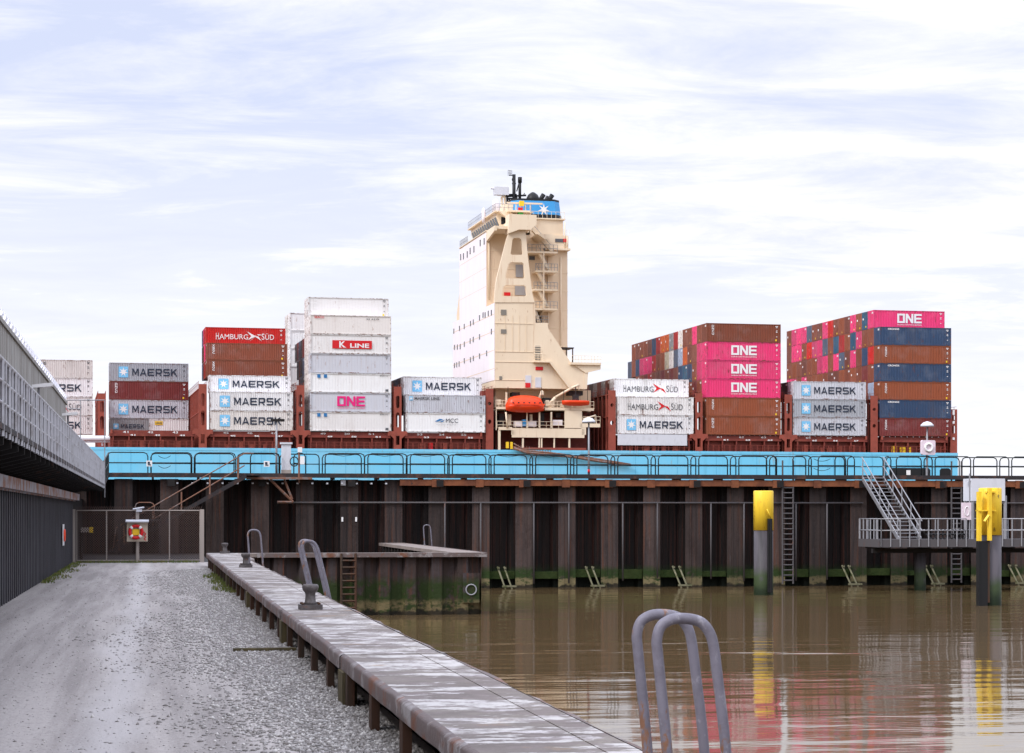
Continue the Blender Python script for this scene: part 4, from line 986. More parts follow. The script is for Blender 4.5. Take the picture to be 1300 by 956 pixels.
for px in (643, 754.5, 865, 1080, 1184.5, 1291, 530, 420):
    q = MB(); x = hx(px)
    for d in (-.22, .16):
        q.box(x+d-.32, x+d-.20, HWY-.15, HWY-.05, -.95, -.85)
        q.tube([(x+d-.28, HWY+.1, -.85), (x+d+.10, HWY-.9, -2.35)], .055, 5)
    q.box(x-.35, x+.45, HWY-.75, HWY-.55, -1.98, -1.88)
    part('escape_ladder_foot', q, M['palewood'], fw)
for px0, px1, zt_, yb in ((993.5, 1007, 5.3, HWY-.3), (1208, 1220.5, 5.3, HWY-.3)):
    q = MB(); a, b_ = hx(px0, yb), hx(px1, yb)
    for xx in (a, b_): q.bar((xx, yb, -1.9), (xx, yb, zt_), .075)
    z_ = -1.7
    while z_ < 4.3: q.bar((a, yb, z_), (b_, yb, z_), .06); z_ += .30
    part('ladder', q, M['pipegrey'], fw)
q = MB(); q.box(hx(432.5), hx(438.5), HWY-.1, HWY-.03, 3.78, 4.08); part('plate', q, M['lightgrey'], fw)
q = MB()
for k in range(34):
    xx = hx(225)+k*.83
    if xx < hx(500): q.box(xx-.05, xx+.05, HWY-.3, HWY+.2, 3.85, 3.93)
part('bolt', q, M['lightgrey'], fw)
q = MB()   # pale number plates on a pile face
for px in (434.5, 452): q.box(hx(px)-.05, hx(px)+.05, HWY-.05, HWY-.03, 1.75, 2.0)
part('hook', q, M['white'], fw)

# ------------------------------------------------------------------ walkway on the far wall
PD = 4.40
wk = thing('quay_walkway', 'long steel walkway with dark railings along the top of the far quay wall', 'walkway', H, (hx(700), HWY, PD))
YN, YF = HWY-.35, HWY+1.35
xw0 = hx(134, YN)
mb = MB(); mb.box(xw0, wx1, YN-.05, YF+.05, PD-.16, PD); mb.box(xw0, wx1, YN-.09, YN-.051, PD-.20, PD+.05)
x = xw0
while x < wx1: mb.box(x, x+.12, YN, YF, PD-.30, PD-.161); x += 2.5
part('deck', mb, M['deckgrey'], wk)
def panel(x0, x1, y, z0=PD, h=1.17, mid=True, r=.036):
    q = MB(); c = .22
    q.tube([(x0,y,z0), (x0,y,z0+h-c), (x0+c*.3,y,z0+h-c*.3), (x0+c,y,z0+h), (x1-c,y,z0+h), (x1-c*.3,y,z0+h-c*.3), (x1,y,z0+h-c), (x1,y,z0)], r, 6)
    if mid: q.tube([(x0,y,z0+h*.52), (x1,y,z0+h*.52)], r*.8, 5)
    return q
xp = hx(467, YN)
skip = [(hx(357,YN), hx(371,YN)), (hx(1094.5,YN), hx(1122,YN)), (hx(985,YN), hx(1006,YN))]
for k in range(-19, 40):
    a = xp+k*2.40; b_ = a+2.22
    if a < xw0 or a > wx1-2.4: continue
    if not any(a < q1-.2 and b_ > q0+.2 for q0, q1 in skip):
        part('rail_panel', panel(a, b_, YN), M['darkrail'], wk)
    a -= .12
    if a > xw0: part('rail_panel', panel(a+.1, a+2.32, YF), M['darkrail'], wk)
for a, b_ in ((hx(318,YN), hx(355,YN)), (hx(373,YN), hx(388,YN)), (hx(1060,YN), hx(1073.5,YN)), (hx(1122.5,YN), hx(1131,YN)), (hx(975,YN)-.1, hx(986,YN)), (hx(1006.5,YN), hx(1030,YN))):
    part('rail_panel', panel(a, b_, YN), M['darkrail'], wk)
def chain(x0, x1, y, z, sag):
    return [(x0+(x1-x0)*u, y, z-sag*4*u*(1-u)) for u in [i/8 for i in range(9)]]
mb = MB()
for a, b_ in ((201,216.5), (1033,1054)):
    for zz in (PD+1.0, PD+.45): mb.tube(chain(hx(a,YN), hx(b_,YN), YN, zz, .14), .015, 4)
part('chain', mb, M['dark'], wk)
mb = MB()   # cable loops hanging on the rail
for k in range(7): x = hx(411+k*52.5, YN); mb.tube([(x+.2,YN-.05,PD+1.14), (x+1.1,YN-.05,PD+1.02), (x+2.0,YN-.05,PD+1.14)], .014, 4)
part('cable', mb, M['dark'], wk)
for px, py in ((189.5,588.5), (338.5,589)):
    q = MB(); x = hx(px, YN); z_ = H.z(py, x, YN); q.box(x-.16, x+.16, YN-.08, YN-.04, z_-.16, z_+.16); sg = part('sign', q, M['white'], wk)
    q = MB(); q.box(x-.09, x+.03, YN-.10, YN-.081, z_-.02, z_+.1); q.box(x-.08, x+.09, YN-.10, YN-.082, z_-.09, z_-.04); part('symbol', q, M['navyink'], sg)
# bracing under the left bay, lower plate
mb = MB()
y = HWY-.5
mb.box(hx(313,y), hx(396,y), y-.3, y+.4, PD-.30, PD-.17)
mb.bar((hx(343,y), y, 4.1), (hx(372,y), y, 2.85), .10); mb.bar((hx(361,y), y, 4.1), (hx(371,y), y, 3.0), .09); mb.bar((hx(352,y), y, 2.84), (hx(372,y), y, 2.84), .10)
part('brace', mb, M['rustrail'], wk)

# cabinet, ring and boxes on the walkway
def bx(name, mbx, m_, base, label, cat, group=None): return solo(name, mbx, m_, H, base, label, cat, group)
x0, x1 = hx(357.5, YN+.4), hx(369, YN+.4)
cb = thing('equipment_cabinet', 'tall white cabinet standing on the walkway above the stairs', 'cabinet', H, ((x0+x1)/2, YN+.4, PD))
q = MB(); q.box(x0, x1, YN+.15, YN+.65, PD+.25, PD+1.68); part('body', q, M['lightgrey'], cb)
q = MB(); q.box(x0-.08, x1+.08, YN+.08, YN+.72, PD+1.685, PD+1.78); part('top', q, M['lightgrey'], cb)
q = MB(); q.box(x0-.02, x1+.02, YN+.12, YN+.68, PD, PD+.245); part('plinth', q, M['gateframe'], cb)
q = MB(); x = hx(373.4, YN); z_ = H.z(586, x, YN)
q.tube([(x+.23*math.cos(a), YN-.1, z_+.26*math.sin(a)) for a in [i*math.pi/8 for i in range(16)]], .035, 6, closed=True)
q.bar((x, YN-.08, z_-.26), (x, YN-.08, z_-.02), .03); bx('hose_ring', q, M['darkrail'], (x, YN-.1, z_), 'dark round hoop on the railing beside the white cabinet', 'hoop')
sb = thing('switch_post', 'rusty post carrying two small white switch boxes right of the cabinet', 'switch post', H, (hx(380,YN), YN, PD))
q = MB(); x = hx(379.5, YN); q.bar((x, YN-.1, PD-.5), (x, YN-.1, PD+1.3), .08); part('post', q, M['rustrail'], sb)
q = MB(); x = hx(380, YN); q.box(x-.1, x+.14, YN-.25, YN-.12, PD+1.22, PD+1.50); part('switch_box', q, M['white'], sb)
q = MB(); x = hx(383.5, YN); q.box(x-.12, x+.12, YN-.25, YN-.12, PD+.55, PD+1.0); part('switch_box', q, M['white'], sb)

def lamp(px, ytop, label, hy=YN+.9, head='bar', metal='metal', z0=PD):
    x = hx(px, hy); zt_ = H.z(ytop, x, hy)
    o = thing('street_lamp', label, 'lamp', H, (x, hy, z0), 'lamps on the far walkway')
    q = MB(); q.tube([(x, hy, z0), (x, hy, z0+1.2), (x, hy, zt_)], [.07,.06,.045], 8); part('pole', q, M[metal], o)
    q = MB()
    if head == 'bar': q.box(x-.32, x+.45, hy-.12, hy+.12, zt_-.05, zt_+.09)
    else: q.lathe([(.06, zt_-.05), (.40, zt_-.02), (.38, zt_+.08), (.22, zt_+.22), (.04, zt_+.28)], x, hy, 14)
    part('lamp_head', q, M['dark' if px == 351 else 'lightgrey'], o)
    return o
lamp(351, 534, 'slim grey lamp post with dark flat head left of the white cabinet')
l2 = lamp(747.5, 536, 'grey lamp post with pale round head in front of the ship boat deck', head='dish')
q = MB(); x = hx(747.5, YN+.9); 
for zz in (.15,): q.tube([(x, YN+.9, PD+zz), (x, YN+.9, PD+zz+.2)], .074, 8)
part('red_band', q, M['redink'], l2)
l3 = lamp(1177, 541, 'grey lamp post with white dish head behind the pinkish ring box', head='dish')
x = hx(1177, YN); z0, z1 = H.z(577.5, x, YN), H.z(559, x, YN)
lb = thing('ring_box', 'square pinkish white housing with round white ring by the stern', 'signal box', H, (x, YN-.1, z0))
q = MB(); q.prism([(x-.42,z0+.06),(x-.42,z1-.06),(x-.36,z1),(x+.36,z1),(x+.42,z1-.06),(x+.42,z0+.06),(x+.36,z0),(x-.36,z0)], YN-.25, YN, 'y'); part('housing', q, M['pinkish'], lb)
q = MB(); zc = (z0+z1)/2; q.tube([(x+.22*math.cos(a), YN-.28, zc+.22*math.sin(a)) for a in [i*math.pi/8 for i in range(16)]], .07, 6, closed=True); part('ring', q, M['white'], lb)
q = MB(); q.bar((x, YN+.05, PD-.1), (x, YN+.05, z0+.1), .09); part('post', q, M['metal'], lb)

# ------------------------------------------------------------------ rusty stair down behind the gate
ysA, ysB = HWY-1.7, HWY-.75
st = thing('rusty_stair', 'rust brown steel stair descending from the walkway behind the gate', 'stair', H, (hx(150, ysA), ysA, 0))
xt, xbm = hx(313, ysA), hx(313, ysA)-7.35
mb = MB()
for y in (ysA, ysB): mb.prism([(xt, PD), (xt, PD-.25), (xbm, -.02), (xbm-.2, .12)], y-.03, y+.03, 'y')
for k in range(22): u = (k+.5)/22; xx = xbm+(xt-xbm)*u; z_ = PD*u; mb.box(xx-.13, xx+.13, ysA+.03, ysB-.03, z_-.02, z_+.02)
mb.box(xt-.05, hx(330,ysA), ysA, YN, PD-.1, PD-.005)
part('flight', mb, M['deckgrey'], st)
mb = MB()
for y in (ysA, ysB):
    for f in (1.12, .55): mb.tube([(xt+.4, y, PD+f), (xt-.1, y, PD+f), (xbm+.3, y, f+.3), (xbm+.1, y, .1)] if f > 1 else [(xt-.1, y, PD+f-.1), (xbm+.3, y, f+.15)], .035, 6)
    for k in range(5): u = .1+k*.21; xx = xbm+(xt-xbm)*u; mb.bar((xx, y, PD*u), (xx, y, PD*u+1.1), .05)
part('handrail', mb, M['rustrail'], st)
mb = MB()
q = solo('hoop_rail', panel(hx(172,HWY-1), hx(196,HWY-1), HWY-2.4, 1.9, .9, True, .03), M['rustrail'], H, (hx(184,HWY-1), HWY-2.4, 1.9), 'rusty hoop rail on a platform behind the gate', 'rail')
pf = MB(); pf.box(hx(150,HWY-1), hx(205,HWY-1), HWY-2.5, HWY-.9, 1.78, 1.895)
for px in (152, 203): pf.box(hx(px,HWY-1)-.06, hx(px,HWY-1)+.06, HWY-2.45, HWY-2.3, 0, 1.775)
solo('platform', pf, M['deckgrey'], H, (hx(178,HWY-1), HWY-1.7, 0), 'low dark steel platform against the wall behind the gate', 'platform')

# ------------------------------------------------------------------ right landing stage and stair
YL = 106.2; LD = .78
lx0 = hx(1118, YL); 
ls = thing('landing_stage', 'low grey steel landing stage with pale balustrade at the foot of the wall', 'landing stage', H, (lx0+5, YL+2, WATER))
mb = MB(); mb.box(lx0, wx1-3, YL, YL+3.4, LD-.12, LD); mb.box(lx0, wx1-3, YL-.06, YL-.001, LD-.42, LD+.02); mb.box(lx0-.06, lx0-.001, YL, YL+3.4, LD-.42, LD+.02)
part('deck', mb, M['pipegrey'], ls)
mb = MB()
for x in [lx0+.3+i*2.45 for i in range(int((wx1-3-lx0)/2.45))]: mb.box(x, x+.15, YL+.1, YL+3.3, LD-.5, LD-.13)
mb.box(lx0, wx1-3, YL+1.2, YL+1.5, LD-.75, LD-.51)
part('support_beam', mb, M['dark'], ls)
for px in (1168, 1345):
    x = hx(px, YL+1.6); q = MB(); q.lathe([(.32, WATER-2), (.32, LD-.55)], x, YL+1.6, 14); part('support_pile', q, M['dolphin'], ls)
mb = MB(); xs2 = lx0; n = 0
def balus(p0, p1, z, h=1.13, step=.56):
    p0 = Vector(p0); p1 = Vector(p1); n = max(1, round((p1-p0).length/step))
    for k in range(n+1): q = p0.lerp(p1, k/n); mb.bar((q.x, q.y, z-.38), (q.x, q.y, z+h), .055)
    for f in (h, .5): mb.tube([(p0.x, p0.y, z+f), (p1.x, p1.y, z+f)], .032, 6)
balus((lx0, YL-.09), (hx(1226,YL), YL-.09), LD); balus((hx(1272,YL), YL-.09), (wx1-3, YL-.09), LD); balus((lx0, YL-.09), (lx0, YL+3.3), LD); balus((lx0, YL+3.4), (lx0+1.0, YL+3.4), LD); balus((lx0+3.4, YL+3.4), (wx1-3, YL+3.4), LD, step=1.1)
part('balustrade', mb, M['metal'], ls)
mb = MB(); a = hx(1175, YL+2.2)
for k in range(12):
    for j in range(2):
        x = a+k*.22; mb.tube([(x+.12*math.cos(t), YL+1.6+j*.5, LD+.16+j*.22+.14*math.sin(t)) for t in [i*math.pi/5 for i in range(10)]], .035, 5, closed=True)
part('rubber_fender', mb, M['black'], ls)
# stair from the walkway
sx0, sx1 = hx(1094.5, HWY-.4), hx(1121, HWY-.4); yt, yb = HWY-.45, YL+2.6
stw = thing('steel_stair', 'galvanised steel stair from the walkway down to the landing stage', 'stair', H, ((sx0+sx1)/2, yb, LD))
mb = MB()
for x in (sx0, sx1): mb.prism([(yt, PD), (yt, PD-.28), (yb+.3, LD), (yb-.05, LD), (yb-.05, LD+.1)], x-.03, x+.03, 'x')
for k in range(17): u = (k+.5)/17; y = yb+(yt-yb)*u; z_ = LD+(PD-LD)*u; mb.box(sx0+.03, sx1-.03, y-.14, y+.12, z_-.02, z_+.02)
part('flight', mb, M['metal'], stw)
mb = MB()
for x in (sx0-.02, sx1+.02):
    for f in (1.1, .55): mb.tube([(x, yt+.2, PD+f), (x, yt, PD+f), (x, yb, LD+f), (x, yb-.15, LD+f-.1)], .033, 6)
    for k in range(5): u = .02+k*.24; y = yb+(yt-yb)*u; z_ = LD+(PD-LD)*u; mb.bar((x, y, z_-.1), (x, y, z_+1.1), .05)
part('handrail', mb, M['metal'], stw)
# pale housing on a frame behind the right yellow pile
y = YL+1.2; x0, x1 = hx(1233.5, y), hx(1276, y); z0, z1 = H.z(636, x0, y), H.z(607.5, x0, y)
hb = thing('pale_housing', 'pale grey box raised on posts behind the front yellow pile', 'housing', H, ((x0+x1)/2, y, LD))
q = MB(); q.box(x0, x1, y, y+1.2, z0, z1); q.box(x0-.3, x0, y+.1, y+.4, z1-.14, z1-.06); part('box', q, M['lightgrey'], hb)
q = MB()
for xx in (x0+.1, x1+.05): q.bar((xx, y+.1, LD), (xx, y+.1, z0+.3), .14); q.bar((xx, y+1.1, LD), (xx, y+1.1, z0), .14)
part('leg', q, M['metal'], hb)
y = YL+.5; x0, x1 = hx(1222, y), hx(1233, y); z0, z1 = H.z(660, x0, y), H.z(638, x0, y)
pb = thing('pink_sign_box', 'small pinkish white box with round mark beside the front yellow pile', 'sign box', H, ((x0+x1)/2, y, LD))
q = MB(); q.box(x0, x1, y, y+.2, z0, z1); part('box', q, M['pinkish'], pb)
q = MB(); xm = (x0+x1)/2; zm = (z0+z1)/2; q.tube([(xm+.13*math.cos(a), y-.02, zm+.25*math.sin(a)) for a in [i*math.pi/8 for i in range(16)]], .025, 5, closed=True); part('ring', q, M['white'], pb)
q = MB(); q.bar((x1-.05, y+.1, LD), (x1-.05, y+.1, z1+1.6), .06); part('post', q, M['metal'], pb)

# ------------------------------------------------------------------ dolphins (yellow topped mooring piles)
def dolphin(pxl, pxr, ytop, ysplit, D, label, rear):
    u = ((pxl+pxr)/2-CX)/F; X, Y = u*D, D; x = X*H.c+Y*H.n; y = -X*H.n+Y*H.c; r = (pxr-pxl)/2/F*D
    zt_, zs = EYE+(HY-ytop)/F*D, EYE+(HY-ysplit)/F*D
    o = thing('mooring_pile', label, 'mooring pile', H, (x, y, WATER), 'yellow topped mooring piles')
    q = MB(); q.lathe([(r, WATER-3), (r, zs)], x, y, 28); part('pile', q, M['dolphin'], o)
    q = MB(); q.lathe([(r+.015, zs-.01), (r+.015, zt_-.04), (r-.02, zt_)], x, y, 28); part('yellow_cap', q, M['yellow'], o)
    return o, x, y, r, zt_, zs
o, x, y, r, zt_, zs = dolphin(957, 981.5, 623, 673, 107, 'farther yellow topped mooring pile standing before the wall ladder', True)
q = MB(); q.box(x+.05, x+.27, y-r-.22, y-r+.03, -1.9, zs+.6); q.box(x+.12, x+.20, y-r-.27, y-r-.221, -1.9, zs+.5); part('guide_rail', q, M['black'], o)
q = MB(); q.tube([(x+.22, y-r-.1, zs+.62), (x+.0, y-r-.12, zs+1.1)], .03, 6); part('hook', q, M['yellow'], o)
o, x, y, r, zt_, zs = dolphin(1243, 1271, 619.5, 679, 95, 'nearer yellow topped mooring pile with ladder frame at the right', False)
k = 95/F
def fxp(px): return x+(px-1257)*k
q = MB()
q.box(fxp(1234), fxp(1238.5), y-r-.1, y-r+.12, EYE-34.5*k, EYE+27.5*k); q.box(fxp(1246), fxp(1250), y-r-.3, y-r-.08, EYE-34*k, EYE+32*k)
q.box(fxp(1246), fxp(1257), y-r-.2, y-r+.2, EYE+26*k, EYE+28*k); q.box(fxp(1234), fxp(1257), y-r-.2, y-r+.2, EYE+3*k, EYE+4.6*k)
q.bar((fxp(1246), y-r-.3, EYE-2*k), (fxp(1240), y-r-.3, EYE-10*k), .1)
part('yellow_frame', q, M['yellow'], o)
q = MB(); q.box(fxp(1234), fxp(1246.5), y-r-.12, y-r+.14, -3, EYE-34.6*k); q.box(fxp(1234), fxp(1235.5), y-r-.16, y-r-.121, -3, EYE-34.6*k); part('guide_rail', q, M['black'], o)
q = MB(); q.box(fxp(1246.5), fxp(1249.5), y-r-.1, y-r+.1, -1.9, EYE-34.1*k); part('edge_strip', q, M['postrust'], o)

# ------------------------------------------------------------------ inner jetty (front wall and side arm)
DZ = .55
YJ = 85.2; jx1 = H.x(613, YJ)
jt = thing('rusty_jetty', 'rusty sheet pile jetty with concrete cap jutting into the basin', 'jetty', H, ((jx1+4)/2, YJ, WATER))
mb = MB(); x = 3.8; pts = []
while x < jx1-.3:
    pts += [(x, YJ+.05), (x+.42, YJ+.05), (x+.55, YJ+.32), (x+.97, YJ+.32)]; x += 1.10
pts = [(a, b_) for a, b_ in pts if a < jx1-.05]+[(jx1-.05, YJ+.1), (jx1-.05, YJ+1.0)]
vs = [(a, b_, WATER-2) for a, b_ in pts]+[(a, b_, DZ-.16) for a, b_ in pts]; n = len(pts)
mb._add(vs, [(i, i+1, n+i+1, n+i) for i in range(n-1)])
y = YJ+1.0
while y < HWY-.5: mb.box(jx1-.12, jx1-.05, y, y+.5, WATER-2, DZ-.161); mb.box(jx1-.4, jx1-.3, y+.5, y+1.0, WATER-2, DZ-.162); y += 1.0
mb.box(3.8, jx1-.5, YJ+.45, YJ+.9, WATER-2, DZ-.163)
part('sheet_pile', mb, M['pile_rust'], jt)
mb = MB(); mb.box(3.46, jx1+.12, YJ-.08, YJ+1.1, DZ-.155, DZ); mb.box(jx1-1.15, jx1+.12, YJ+1.1, HWY-.1, DZ-.155, DZ); part('cap', mb, M['concrete'], jt)
mb = MB(); mb.box(4.2, jx1+.16, YJ-.13, YJ-.081, DZ-.17, DZ+.012); mb.box(jx1+.121, jx1+.17, YJ-.13, HWY-.1, DZ-.17, DZ+.012); part('edge_angle', mb, M['lipsteel'], jt)
mb = MB(); y = YJ+3
while y < HWY-1: mb.box(jx1-1.1, jx1-.98, y, y+.2, WATER-1, DZ-.16); y += 1.4
part('inner_post', mb, M['dark'], jt)
q = MB(); a, b_ = H.x(433, YJ), H.x(451, YJ)
for xx in (a, b_): q.bar((xx, YJ-.16, WATER-.5), (xx, YJ-.16, DZ), .07)
for i in range(9): q.bar((a, YJ-.16, -2.0+i*.28), (b_, YJ-.16, -2.0+i*.28), .06)
part('ladder', q, M['postrust'], jt)
q = MB(); x = H.x(598, YJ); q.box(x-.35, x+.35, YJ-.03, YJ+.03, -1.55, -.3); pl_ = part('number_plate', q, M['pile_rust'], jt)
q = MB(); q.tube([(x+.22*math.cos(a), YJ-.05, -1.0+.22*math.sin(a)) for a in [i*math.pi/8 for i in range(16)]], .03, 5, closed=True); part('ring', q, M['fenderbeam'], pl_)

# ------------------------------------------------------------------ near quay
QX0, QX1 = 2.15, 3.45
nq = thing('near_quay', 'long low quay strip with worn concrete top and steel edges beside the gravel road', 'quay', H, (2.8, 40, WATER))
joints = [4, 13.5, 24, 35.4, 48.5, 62.0, 74.5, 86.6]
mb = MB(); step = [0, .00, .0, .0, .0, .0, .0]
for i in range(7):
    a, b_ = joints[i]+.012, joints[i+1]-.012
    e = .25 if i == 6 else 0
    mb.box(QX0+.065, 3.08, a, b_, DZ-.15, DZ-.003*(i % 2)); mb.box(3.09, QX1-.105+e, a, b_, DZ-.15, DZ-.004*((i+1) % 2))
M['whitewash'] = mat('worn_white_marked_concrete', (0.20,0.175,0.155), 0.8, layers=[
    ((0.115,0.095,0.09), 0.8, (1,1,1), 0.42, 0.6, 0.8, None),
    ((0.50,0.48,0.47), 0.9, (0.5,1.5,1), 0.50, 0.515, 0.85, None),
    ((0.46,0.43,0.44), 2.2, (0.8,1.4,1), 0.575, 0.60, 0.8, None),
    ((0.17,0.14,0.135), 2.0, (1.5,1.5,1), 0.50, 0.56, 0.75, None),
    ((0.13,0.11,0.10), 3.5, (1,1,1), 0.50, 0.60, 0.55, None),
    ((0.28,0.18,0.10), 1.1, (1,1,1), 0.62, 0.70, 0.6, None)], bump=0.006, bscale=30)
part('deck', mb, M['whitewash'], nq)
mb = MB()
for i in range(7):
    a, b_ = joints[i]+.01, joints[i+1]-.01
    mb.prism([(QX0, DZ-.20), (QX0, DZ-.03), (QX0+.03, DZ+.004), (QX0+.064, DZ+.004), (QX0+.064, DZ-.20)], a, b_, 'y') if False else None
    # left edge angle with a rounded nose, slightly dented
    n = 14; vs = []
    for k in range(n+1):
        y = a+(b_-a)*k/n; dx = random.uniform(-.012,.012); dz = random.uniform(-.006,.004)
        vs += [(QX0+dx, y, DZ-.17), (QX0+dx, y, DZ-.03+dz), (QX0+.02+dx, y, DZ-.008+dz), (QX0+.063, y, DZ+.004)]
    mb._add(vs, [(k*4+j, k*4+j+1, k*4+5+j, k*4+4+j) for k in range(n) for j in range(3)], True)
    vs = []; e = .25 if i == 6 else 0
    for k in range(n+1):
        y = a+(b_-a)*k/n; dx = random.uniform(-.03,.012); dz = random.uniform(-.02,.002)
        vs += [(QX1-.104+e, y, DZ+.005), (QX1-.03+dx+e, y, DZ-.005+dz), (QX1+dx+e, y, DZ-.05+dz), (QX1+dx+e, y, DZ-.32)]
    mb._add(vs, [(k*4+j, k*4+j+1, k*4+5+j, k*4+4+j) for k in range(n) for j in range(3)], True)
part('edge_angle', mb, M['lipsteel'], nq)
mb = MB()
pts = []; y = 3.0
while y < 86.5: pts += [(QX1-.12, y), (QX1-.12, y+.42), (QX1-.40, y+.55), (QX1-.40, y+.97)]; y += 1.10
vs = [(a, b_, WATER-2) for a, b_ in pts]+[(a, b_, DZ-.16) for a, b_ in pts]; n = len(pts)
mb._add(vs, [(i, i+1, n+i+1, n+i) for i in range(n-1)])
part('sheet_pile', mb, M['pile_rust'], nq)
mb = MB(); mb.box(QX0+.45, QX0+.5, 3, 86.6, -.3, DZ-.151); part('shade_plate', mb, M['black'], nq)  # black sheet painting the shade in the gap under the deck
mb = MB(); y = 5.0
while y < 86:
    mb = MB()
    if min(abs(y-j) for j in joints) > .6: mb.box(QX0+.015, QX0+.10, y-.12, y+.12, -.2, DZ-.155); part('post', mb, M['postrust'], nq)
    y += 2.62
for j in joints[:-1]:
    mb = MB(); mb.box(QX0-.02, QX0+.15, j-.55, j+.02, -.2, DZ-.175); part('timber_block', mb, M['timber'], nq)
mb = MB(); mb.box(QX0-.9, QX0+.1, 32.9, 33.05, -.02, .05); part('sill', mb, M['timber'], nq)

def bollard(px, py, label):
    D = (EYE-DZ)*F/(py-HY); u = (px-CX)/F; X, Y = u*D, D; x = X*H.c+Y*H.n; y = -X*H.n+Y*H.c
    o = thing('bollard', label, 'bollard', H, (x, y, DZ), 'bollards along the near quay')
    q = MB(); q.prism([(x-.20,y-.17),(x-.17,y-.2),(x+.17,y-.2),(x+.20,y-.17),(x+.20,y+.17),(x+.17,y+.2),(x-.17,y+.2),(x-.20,y+.17)], DZ+.006, DZ+.085, 'z'); bp = part('base_plate', q, M['bollard'], o)
    q = MB()
    for a in (-.14, .14):
        for b_ in (-.14, .14): q.lathe([(.028, DZ+.085), (.028, DZ+.115), (.015, DZ+.12)], x+a, y+b_, 6)
    part('bolt', q, M['postrust'], bp)
    q = MB(); q.lathe([(.125, DZ+.086), (.095, DZ+.13), (.085, DZ+.24), (.09, DZ+.28), (.13, DZ+.33), (.142, DZ+.37), (.142, DZ+.405), (.12, DZ+.43), (.02, DZ+.437)], x, y, 20); part('post', q, M['bollard'], o)
bollard(394, 773.5, 'nearest iron bollard on the quay edge strip, beside the ladder hoops')
bollard(312, 720, 'middle iron bollard on the quay strip near the thin hoop')
bollard(285.5, 702.5, 'farthest small iron bollard at the end of the quay strip')

def ladder_hoops(px_leg, y_base, pys, hgt, label, width=.42, tube=.028, lean=.0, fr_y=None, n=2):
    """px of the deck leg of the front hoop; the hoops arch over the quay edge to the water side"""
    D = (EYE-DZ)*F/(y_base-HY); u = (px_leg-CX)/F; X, Y = u*D, D; x = X*H.c+Y*H.n; y = -X*H.n+Y*H.c
    o = thing('ladder_hoops', label, 'ladder hoops', H, (x, y, DZ), 'ladder grab hoops on the quays')
    for k in range(n):
        yy = y+k*pys; q = MB(); z1 = DZ+hgt
        prof = [(0,0),(-.02,.3),(-.055,.75),(-.06,.86),(-.03,.945),(.03,.985),(.10,1.0),(.20,.995),(.28,.97),(.335,.91),(.365,.82),(.39,.6),(.43,.2),(.45,-.2),(.45,-.9)]
        q.spline([(x+a*width/.42-lean*b_, yy, DZ+b_*hgt) for a, b_ in prof], tube, 12)
        part('hoop', q, M['hooppaint'], o)
    q = MB()
    z_ = DZ-.35
    while z_ > WATER-.5: q.tube([(x+.45*width/.42, y, z_), (x+.45*width/.42, y+pys*(n-1) if n > 1 else y+.4, z_)], .018, 6); z_ -= .3
    part('rung', q, M['hooppaint'], o)
    q = MB()
    for k in range(n): q.lathe([(tube*2.2, DZ+.005), (tube*2.2, DZ+.02), (tube*1.05, DZ+.022)], x, y+k*pys, 10)
    part('foot', q, M['hooppaint'], o)
ladder_hoops(849, 978, .55, .975, 'large grey tubular ladder hoops in the foreground over the brown water', .37, .036, lean=.03)
ladder_hoops(398, 757, .9, 1.10, 'pair of grey ladder hoops beside the nearest bollard', .30, .032, lean=.20)
ladder_hoops(317, 717, .45, 1.12, 'thin single grey ladder hoop near the middle bollard', .40, .03, n=1)
ladder_hoops(539, 692, .45, 1.05, 'small ladder hoop on the far arm of the rusty jetty', .36, .03, n=1)

# ------------------------------------------------------------------ ground
def sheet(name, rects, m_, zz, th, kind='structure'):
    q = MB()
    for (x0, x1, y0, y1) in rects: q.box(x0, x1, y0, y1, zz-th, zz)
    me = q.mesh(name, m_); o = bpy.data.objects.new(name, me); COL.objects.link(o); o.rotation_euler = (0,0,H.ang); o['kind'] = kind; return o
road = bpy.data.materials.new('compacted_gravel'); road.use_nodes = True
nt = road.node_tree; N = nt.nodes; L = nt.links; bs = N['Principled BSDF']; bs.inputs['Roughness'].default_value = .9
tc = N.new('ShaderNodeTexCoord')
def noise(sc, vec=(1,1,1), det=6, rough=.6, loc=(0,0,0)):
    mp_ = N.new('ShaderNodeMapping'); mp_.inputs['Scale'].default_value = vec; mp_.inputs['Location'].default_value = loc; L.new(tc.outputs['Object'], mp_.inputs[0])
    nz = N.new('ShaderNodeTexNoise'); nz.inputs['Scale'].default_value = sc; nz.inputs['Detail'].default_value = det; nz.inputs['Roughness'].default_value = rough; L.new(mp_.outputs[0], nz.inputs['Vector']); return nz.outputs['Fac']
def rng_(s_, a, b_, c=0, d=1):
    mr = N.new('ShaderNodeMapRange'); L.new(s_, mr.inputs['Value'])
    for k, v in zip(('From Min','From Max','To Min','To Max'), (a,b_,c,d)): mr.inputs[k].default_value = v
    return mr.outputs[0]
def mixc(f, a, b_):
    mx = N.new('ShaderNodeMix'); mx.data_type = 'RGBA'
    (L.new(f, mx.inputs['Factor']) if not isinstance(f, float) else setattr(mx.inputs['Factor'], 'default_value', f))
    for k, v in (('A', a), ('B', b_)):
        (L.new(v, mx.inputs[k]) if not isinstance(v, tuple) else setattr(mx.inputs[k], 'default_value', (*v, 1)))
    return mx.outputs['Result']
c = mixc(rng_(noise(.35,(5,.22,1)), .40,.60), (0.25,0.222,0.208), (0.40,0.362,0.34))      # long wheel tracks
c = mixc(rng_(noise(7,(1.6,.8,1),5,.8), .50,.66,0,.4), c, (0.16,0.14,0.13))
c = mixc(rng_(noise(24,(1,1,1),3,.8), .54,.64,0,.6), c, (0.46,0.43,0.42))
sx = N.new('ShaderNodeSeparateXYZ'); L.new(tc.outputs['Object'], sx.inputs[0])
